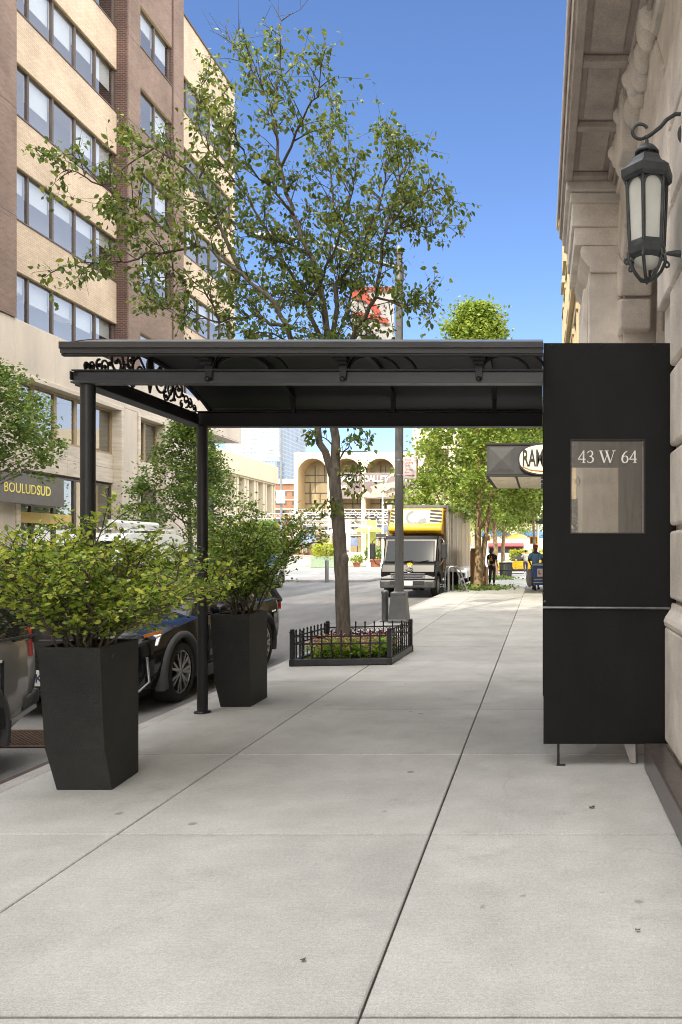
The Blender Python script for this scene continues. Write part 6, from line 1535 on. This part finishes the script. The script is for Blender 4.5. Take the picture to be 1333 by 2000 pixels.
t = pole('sign_pole', 'thin white pole with a T-shaped arm beside the potted shrub across the avenue', 'sign pole', (-17.0,76,-.15), 4.1, .09, pole_white); b = MB(); b.bar((-2.6,0,4.2),(.3,0,4.05),.12,.18); b.build('arm', pole_white, t)
bo2 = thing('bollard', 'slim dark bollard standing at the corner beside the green street barrier', 'bollard', (-11.4,41,0)); b = MB(); b.lathe([(.10,-.149),(.10,1.02),(.05,1.1),(.001,1.1)], 12); b.build('pipe', pole_grey, bo2)
tag(MB().box(-14.2,-9.4,41.5,50,-.149,-.012).build('traffic_island', concrete_curb, bevel=.03), kind='structure')

# ------------------------------------------------------------------ across the avenue: steps, pots, tents, stage scaffold
st_ = thing('plaza_steps', 'broad pale stone steps rising to the plaza across the avenue', 'steps', (-17,86,0)); b = MB()
for k in range(8): b.box(-7,6,-1.5+.6*k,6,.001+.17*k if k == 0 else .17*k+.001,.17*(k+1))
b.build('treads', mat('step_stone', (0.55,0.50,0.38), 0.8, var=.1), st_, bevel=.02)
def pot(loc, label, s, mm, box=False):
    t = thing('potted_plant', label, 'potted plant', loc, group='plant pots along the plaza edge'); b = MB()
    if box: b.box(-.9*s,.9*s,-.5*s,.5*s,0,.75*s); b.build('planter_box', mat('planter_green', (0.20,0.26,0.17), 0.7), t, bevel=.04)
    else: b.lathe([(.36*s,0),(.56*s,.55*s),(.60*s,.56*s),(.60*s,.66*s),(.5*s,.66*s),(.48*s,.58*s),(.001,.58*s)], 16); b.build('pot', terracotta, t)
    q = random.Random(int(loc[0]*7)); P = []; D = []
    for i in range(420): a = q.uniform(0,2*PI); r = .75*s*q.random()**.5; P.append((r*math.cos(a),r*math.sin(a)*.7,.6*s+(1.2*s)*(q.random())*(1-.4*(r/.75/s)**2))); D.append((math.cos(a),math.sin(a),q.gauss(.3,.6)))
    b = MB(); b.tube([(0,0,.5*s),(0,0,1.4*s)], .05*s, 6); b.build('stem', bark_twig, t); leaves_mesh('foliage', P, D, .26*s, mm, t, 'kite', world=False)
pot((-18.7,78.2,-.14), 'smaller terracotta pot beside the young tree trunk across the avenue', .75, leaf_ginkgo); pot((-16.1+(-.9),79.0,-.14), 'larger terracotta pot with a bushy round plant in front of the plaza steps', 1.25, leaf_elm); pot((-21.2,76,-.14), 'boxy green planter overflowing with lime foliage across the avenue', 1.5, leaf_lime, True); 
def umbrella(loc, label, w, h, m, group): 
    t = thing('market_umbrella', label, 'umbrella', loc, group=group); b = MB(); b.tube([(0,0,0),(0,0,h)], .05, 6); b.build('pole', pole_white, t); b = MB(); b.lathe([(w,h-.25),(w*.98,h),(w*.5,h+.45*w*.5),(.03,h+.55*w*.62)], 8, smooth=False); b.build('canopy', m, t)
gm = 'event tents and umbrellas on the plaza'
umbrella((-36.5,84,0), 'grey canvas tent top beside the far canopy post', 2.2, 2.8, canvas_grey, gm)
umbrella((-23.3,90,1.2), 'white umbrella behind the darker shrub', 1.8, 2.6, white_paint, gm)
umbrella((-21.5,96,1.2), 'lime yellow tent right of the young tree trunk', 1.9, 2.9, tent_lime, gm)
umbrella((-2.6,86,0), 'orange umbrella above the food truck awning', 1.4, 3.0, lamp_amber, gm)
umbrella((-1.0,97,0), 'blue tent peak behind the one-way sign pole', 2.4, 3.4, tent_blue, gm); umbrella((-6.0,97,0), 'blue tent peak behind the ginkgo trunks', 2.4, 3.6, tent_blue, gm)
for (x, w, m, l) in ((-21.6,1.3,tent_lime,'lime yellow hanging banner under the stage scaffold'),(-18.6,1.6,banner_mauve,'taupe banner beside the lime one under the scaffold'),(-16.6,1.4,tent_blue,'blue banner under the right end of the scaffold'),(-25.2,1.8,banner_white,'white banner below the left end of the scaffold')):
    t = thing('event_banner', l, 'banner', (x,98,1.2), group='banners under the stage scaffold'); b = MB(); b.box(-w/2,w/2,-.03,.03,.4,4.2); b.build('cloth', m, t); b = MB(); b.tube([(-w/2,0,0),(-w/2,0,4.4)], .05, 6); b.tube([(w/2,0,0),(w/2,0,4.4)], .05, 6); b.build('poles', pole_white, t)
sc_ = thing('stage_scaffold', 'white lattice stage scaffold with black spotlights in front of the arched theatre', 'scaffold', (-26,112,1.2))
b = MB()
def truss(a, c, w=.75, n=16):
    a = Vector(a); c = Vector(c)
    for oz in (0, w): b.tube([a+Vector((0,0,oz)), c+Vector((0,0,oz))], .07, 4)
    for k in range(n):
        p = a.lerp(c, k/n); p2 = a.lerp(c, (k+1)/n); b.tube([p+Vector((0,0,0 if k%2 else w)), p2+Vector((0,0,w if k%2 else 0))], .05, 4)
for (y, z) in ((0,5.6),(0,3.9),(6,5.4),(6,4.3),(3,2.6)): truss((-10.5,y,z),(12.5,y,z), n=30)
truss((12.5,0,5.6),(15,-8,4.6), n=10); truss((4.0,-4,5.2),(14.5,-4,4.4), n=14); truss((-24,8,5.2),(-10.5,8,5.4), n=18)
for x in (-10.5,-5,0.5,6,12.5):
    for y in (0,6): 
        for dx in (0,.5): b.tube([(x+dx,y,0),(x+dx,y,6.2)], .06, 4)
        for k in range(8): b.tube([(x,y,.75*k),(x+.5,y,.75*k+.75)], .035, 4)
b.build('truss', truss_grey, sc_)
b = MB(); q = random.Random(4)
for i in range(90):
    x = q.uniform(-10,12.2); z = q.choice((5.3,3.6,4.0,2.3)); y = q.choice((-.2,5.8)); MB().box(x-.16,x+.16,y-.2,y+.2,z-.45,z+.02).build('spotlight', plastic_black, sc_)
b = MB()
for (x,z,w,h) in ((-8,1.4,2.6,1.4),(-2,1.0,3,1.2),(6,1.8,2.4,1.2),(3,3.0,1.6,.8)): MB().box(x-w/2,x+w/2,-.6,-.4,z,z+h).build('screen', mat('screen_grey', (0.12,0.15,0.22), .5, var=.4, scale=.7), sc_)
q = random.Random(14); P=[]
cw = thing('food_truck', 'white food truck with a red striped awning behind the taxi', 'food truck', (-3.0,83.5,0)); b = MB(); b.box(-3.2,2.6,-1,1,.45,2.75); b.build('body', car_white, cw, bevel=.12); b = MB(); b.box(-2.6,1.2,-1.012,-1.001,1.3,2.2); b.build('hatch', interior_dark, cw); b = MB(); b.hexa([(-2.6,-1.7,2.0),(1.2,-1.7,2.0),(1.2,-1.02,2.3),(-2.6,-1.02,2.3),(-2.6,-1.7,2.05),(1.2,-1.7,2.05),(1.2,-1.02,2.36),(-2.6,-1.02,2.36)]); b.build('awning', sign_red, cw); b = MB(); b.lathe([(.05,-.1),(.38,-.1),(.4,0),(.38,.1),(.05,.1)], 14, (-2,-.95,.42), axis='y'); b.build('wheel', rubber, cw); b = MB(); b.lathe([(.05,-.1),(.38,-.1),(.4,0),(.38,.1),(.05,.1)], 14, (1.6,-.95,.42), axis='y'); b.build('wheel', rubber, cw)
P = []; D = []
for i in range(2600): P.append((q.uniform(-3.2,.9), 81.3+q.uniform(-.6,.6), .05+1.55*q.random())); D.append((q.gauss(0,1),q.gauss(-.6,.6),q.gauss(.3,.6)))
hd_ = thing('clipped_hedge', 'bright lime clipped hedge behind the taxi', 'hedge', (-1.2,81.3,0)); leaves_mesh('foliage', P, D, .26, leaf_lime, hd_, 'kite'); MB().box(-1.9,2.0,-.45,.45,0,1.3).build('inner_twigs', bark_twig, hd_)

# ------------------------------------------------------------------ theatre with five arches and the ballet banner
mt = thing('arched_theatre', 'travertine opera theatre with tall arched bays behind the stage scaffold', 'theatre', (-42,214,1))
FY, HT = 210.0, 28.4
def tb_(b, name, m, parent=mt, **k): return b.build(name, m, parent, world=True, **k)
ax0, pitch, hw = -62.3, 9.24, 4.05; spring = 22.7
cs = [ax0 + pitch*i for i in range(5)]
x0, x1 = cs[0]-5.1, cs[-1]+5.1
for i, c in enumerate(cs):
    l, r = (x0 if i == 0 else c-pitch/2), (x1 if i == 4 else c+pitch/2); n = 18
    arc = [(c-hw*math.cos(PI*k/n), spring+hw*math.sin(PI*k/n)) for k in range(n+1)]
    vs = [(l,FY,1),(l,FY,HT),(r,FY,HT),(r,FY,1),(c+hw,FY,1)] + [(x,FY,z) for x,z in reversed(arc)] + [(c-hw,FY,1)]
    tb_(MB().add(vs, [tuple(range(len(vs)))]), 'facade_bay', met_stone)
    b = MB(); ring_ = [(c-hw,1)] + arc + [(c+hw,1)]; d0, d1 = FY, FY+6.5
    for k in range(len(ring_)-1): b.add([(ring_[k][0],d0,ring_[k][1]),(ring_[k+1][0],d0,ring_[k+1][1]),(ring_[k+1][0],d1,ring_[k+1][1]),(ring_[k][0],d1,ring_[k][1])], [(0,1,2,3)])
    tb_(b, 'arch_reveal', met_stone if False else mat('met_reveal', (0.46,0.34,0.19), .8, var=.06, scale=.2))
    b = MB(); b.quad((c-hw,d1+.02,1),(c+hw,d1+.02,1),(c+hw,d1+.02,spring+hw),(c-hw,d1+.02,spring+hw)); w_ = tb_(b, 'arch_window', mat('met_curtain', (0.30,0.235,0.125), .6, var=.3, scale=.25, streak=(2,1,.4)))
    b = MB(); q = random.Random(60+i); zc = 2.0
    for zk in (5.5,8.2,11.4,14.6,17.6,20.6,22.6): b.box(c-hw,c+hw,d1-.12,d1,zk,zk+.22)
    zs = [1,5.5,8.2,11.4,14.6,17.6,20.6,25.4]
    for a_, z_ in zip(zs[:-1], zs[1:]):
        for xx in sorted(q.sample([-2.6,-1.2,.2,1.5,2.8], 2)): b.box(c+xx-.11,c+xx+.11,d1-.13,d1-.005,a_,z_)
    tb_(b, 'mullions', met_dark, w_)
tb_(MB().box(x0,x1,FY+6.6,FY+40,1,HT-.02), 'hall_mass', met_stone); tb_(MB().box(x0,x1,FY+.01,FY+6.59,HT-.5,HT-.01), 'roof_edge', met_stone)
tb_(MB().box(x0,x0+.6,FY+.01,FY+6.59,1,HT-.51), 'side_wall', met_stone)
b = MB()
for i in range(6): xx = x0+1.05 if i == 0 else cs[0]-pitch/2+pitch*i; tb_(MB().box(xx-.16,xx+.16,FY-.35,FY-.002,1,HT-.3), 'pilaster_strip', met_stone)
b = MB(); b.bar((-58,FY+3,HT+.5),(-48,FY+3,HT+.5),.5,.4); b.bar((-40,FY+3,HT+.5),(-37,FY+3,HT+.9),.2,.2); tb_(b, 'roof_plant', dark_metal)
bz0, bz1 = 15.9, 22.6
for (i, w1) in ((1,0),(2,1),(3,2)):
    c = cs[i]; b = MB(); b.quad((c-4.35,FY-.5,bz0),(c+4.35,FY-.5,bz0),(c+4.35,FY-.5,bz1),(c-4.35,FY-.5,bz1)); bb = tb_(b, 'ballet_banner', banner_mauve)
    b = MB(); b.box(c-4.4,c+4.4,FY-.58,FY-.45,bz0-.1,bz0); b.box(c-4.4,c+4.4,FY-.58,FY-.45,bz1,bz1+.1); tb_(b, 'banner_batten', banner_white, bb)
    if w1 < 2: put_text('banner_lettering', text_mesh(('AMERICAN','BALLET')[w1], 1.9 if w1 == 0 else 2.3, .03, .03, sx=.80), face_negY(c-4.0, FY-.62, 20.4), white_paint, bb)
    else: put_text('banner_lettering', text_mesh('THEATRE', 2.0, .03, .03, sx=.80), face_negY(c-4.0, FY-.62, 20.4), white_paint, bb)
    if w1 == 0: put_text('banner_lettering', text_mesh('JUNE', 1.5, .03, .03, sx=.85), face_negY(c-2.6, FY-.62, 18.3), white_paint, bb)
c = cs[2]; b = MB()   # reclining dancer printed on the banner, pale pink
sil = [(-8.2,15.95),(-6.6,16.9),(-4.9,17.6),(-3.2,17.7),(-2.4,17.0),(-2.0,17.9),(-2.6,18.9),(-1.2,19.4),(.5,19.9),(2.6,20.0),(4.2,20.4),(4.3,18.6),(3.2,18.7),(2.0,17.9),(.8,17.5),(2.0,17.0),(4.0,17.6),(4.3,16.9),(2.4,16.2),(.2,16.1),(-1.4,15.95),(-3.4,16.0),(-5.6,16.4)]
b.add([(c+x,FY-.64,z) for x,z in sil], [tuple(range(len(sil)))]); tb_(b, 'dancer_print', skin_pink, bb)
# ------------------------------------------------------------------ columned theatre on the left, brick block, towers, hall on the right
kt = thing('columned_theatre', 'pale theatre with a tall colonnade and heavy cornice left of the brick block', 'theatre', (-70,155,1))
def kb(b, name, m, parent=kt, **k): return b.build(name, m, parent, world=True, **k)
kx = -62.0
kb(MB().box(-95,kx+2.2,128,175.4,16.6,20.6), 'entablature', met_stone, bevel=.1); kb(MB().box(-95,kx-3.5,130,173,1,16.6), 'hall_mass', mat('theatre_glass', (0.10,0.11,0.12), .3, var=.4, scale=.15))
kb(MB().box(-95,kx+1.8,128.3,175,16.3,16.59), 'soffit', met_stone)
for k in range(9):
    y = 131+5.3*k
    for dx in (0,): 
        b = MB(); b.box(kx+.2,kx+1.5,y-.55,y+.55,1,16.3); b.box(kx+.2,kx+1.5,y+1.0,y+1.9,1,16.3); kb(b, 'column', met_stone)
for k in range(5): b = MB(); b.box(kx-9-6*k,kx-8-6*k,174,175,1,16.3); kb(b, 'column', met_stone)
b = MB()
for k in range(22): kb(MB().box(kx+1.2,kx+1.5,129+2.1*k,129.3+2.1*k,20.61,21.0), 'roof_lamp', white_paint)
bk = thing('brick_block', 'brown brick housing block with rows of small windows between the two theatres', 'building', (-90,262,0))
b = MB(); b.box(-97,-80,260,280,0,24.0); b.box(-80.01,-58,263,283,0,26.5); b.build('walls', brick_far, bk, world=True); 
for k in range(7): MB().box(-97.2,-79.8,259.7,259.99,3+3.1*k,3.4+3.1*k).build('floor_band', cream_stone, bk, world=True); MB().box(-79.79,-58,262.7,262.99,3+3.1*k,3.4+3.1*k).build('floor_band', cream_stone, bk, world=True)
b = MB()
b.box(-97.5,-79.7,259.5,280.5,24.01,25.6); b.build('parapet', cream_stone, bk, world=True); MB().box(-79.69,-57.8,262.6,283.2,26.51,27.4).build('parapet', cream_stone, bk, world=True)
for k in range(6):
    for j in range(12):
        xx = -95.6+2.9*j; yy = 259.93 if xx < -80.5 else 262.93
        MB().box(xx,xx+(1.5 if j%3 else .9),yy,yy+.05,4.6+3.1*k,6.0+3.1*k).build('window', interior_dark, bk, world=True)
b = MB(); b.box(-66,-58,266,276,27.41,33); b.build('penthouse', brick_far, bk, world=True)
def tower(name, label, x0, x1, y0, y1, h, ma, mb_, floors, rib=None):
    t = thing(name, label, 'tower', ((x0+x1)/2,(y0+y1)/2,0)); MB().box(x0,x1,y0,y1,0,h).build('shaft', ma, t, world=True); b = MB()
    fh = h/floors
    for k in range(floors): b.box(x0-.15,x1+.15,y0-.15,y1+.15,fh*k+fh*.82,fh*(k+1)-.02)
    b.build('spandrels', mb_, t, world=True)
    if rib: 
        b = MB(); n = int((x1-x0)/rib)
        for k in range(n+1): b.box(x0+rib*k-.1,x0+rib*k+.1,y0-.2,y0-.151,0,h)
        for k in range(int((y1-y0)/rib)+1): b.box(x1+.151,x1+.2,y0+rib*k-.1,y0+rib*k+.1,0,h)
        b.build('mullions', mb_, t, world=True)
    return t
tg = tower('glass_tower', 'pale blue glass tower rising behind the columned theatre', -145,-134.5,395,440,92, tower_glass_b, tower_glass_a, 44, 2.2)
tower('glass_tower', 'pale sky-white glass shaft joined to the left side of the blue tower', -156,-145.2,400,440,92, tower_glass_a, tower_glass_b, 40, 1.8)
tower('glass_tower', 'whitish glass slab at the left edge of the tower cluster', -168,-156.3,410,430,90, tower_glass_a, white_paint, 28, 2.5)
tower('glass_tower', 'slim white tower just left of the open sky', -138.2,-135.5,412,440,88, tower_glass_a, white_paint, 26, 2.0)
tower('glass_tower', 'low teal glass block with white floor bands behind the arched theatre', -146,-139.5,440,470,50, mat('teal_glass', (0.10,0.18,0.19), .25, var=.3, scale=.1), white_paint, 15)
tower('glass_tower', 'dark stepped glass block low in front of the pale tower', -139.4,-130.6,380,392,46, mat('dark_tower', (0.13,0.17,0.21), .25, var=.4, scale=.08), tower_glass_b, 22, 1.6)
ch = thing('concert_hall', 'cream stone hall half hidden by the ginkgo to the right of the arched theatre', 'hall', (0,160,1)); MB().box(-24,60,156,200,1,25).build('hall_mass', met_stone, ch, world=True); b = MB()
for k in range(14): MB().box(-24+6*k,-22.6+6*k,150.5,155.99,1,21.5).build('column', met_stone, ch, world=True)
MB().box(-25,61,150,155.99,21.51,25.3).build('cornice', met_stone, ch, world=True)

# ------------------------------------------------------------------ unseen block added behind the viewpoint to shade this end of the street
bb = thing('unseen_shade_block', 'unseen stepped brick tower added behind the viewpoint to shade the street', 'building', (0,-45,0))
def bq(b, name, m, parent=bb, **k): return b.build(name, m, parent, world=True, **k)
bq(MB().box(-21.5,-7.5,-60,-40,0,56), 'walls', apt_brick); bq(MB().box(-34,-21.51,-60,-39,0,59.5), 'walls', apt_brick); bq(MB().box(-75,-34.01,-60,-38.5,0,27), 'walls', apt_brick)
w0 = None
for k in range(13):
    for xx in (-32.4,-28.6,-24.9,-19.5,-15.6,-11.7):
        zz = 2.4+4.1*k; yy = -40 if xx > -21.5 else -39
        if w0 is None:
            w0 = MB().box(-.12,1.72,.001,.08,-.12,1.72).build('window', white_paint, bb); MB().quad((0,.085,0),(1.6,.085,0),(1.6,.085,1.6),(0,.085,1.6)).build('window_glass', car_glass, w0); w_ = w0
        else: w_ = copy_tree(w0, bb)
        w_.location = (xx, yy+45, zz)
bq(MB().box(-21.49,-7.4,-39.99,-39.6,54.5,55.2), 'cornice', limestone)
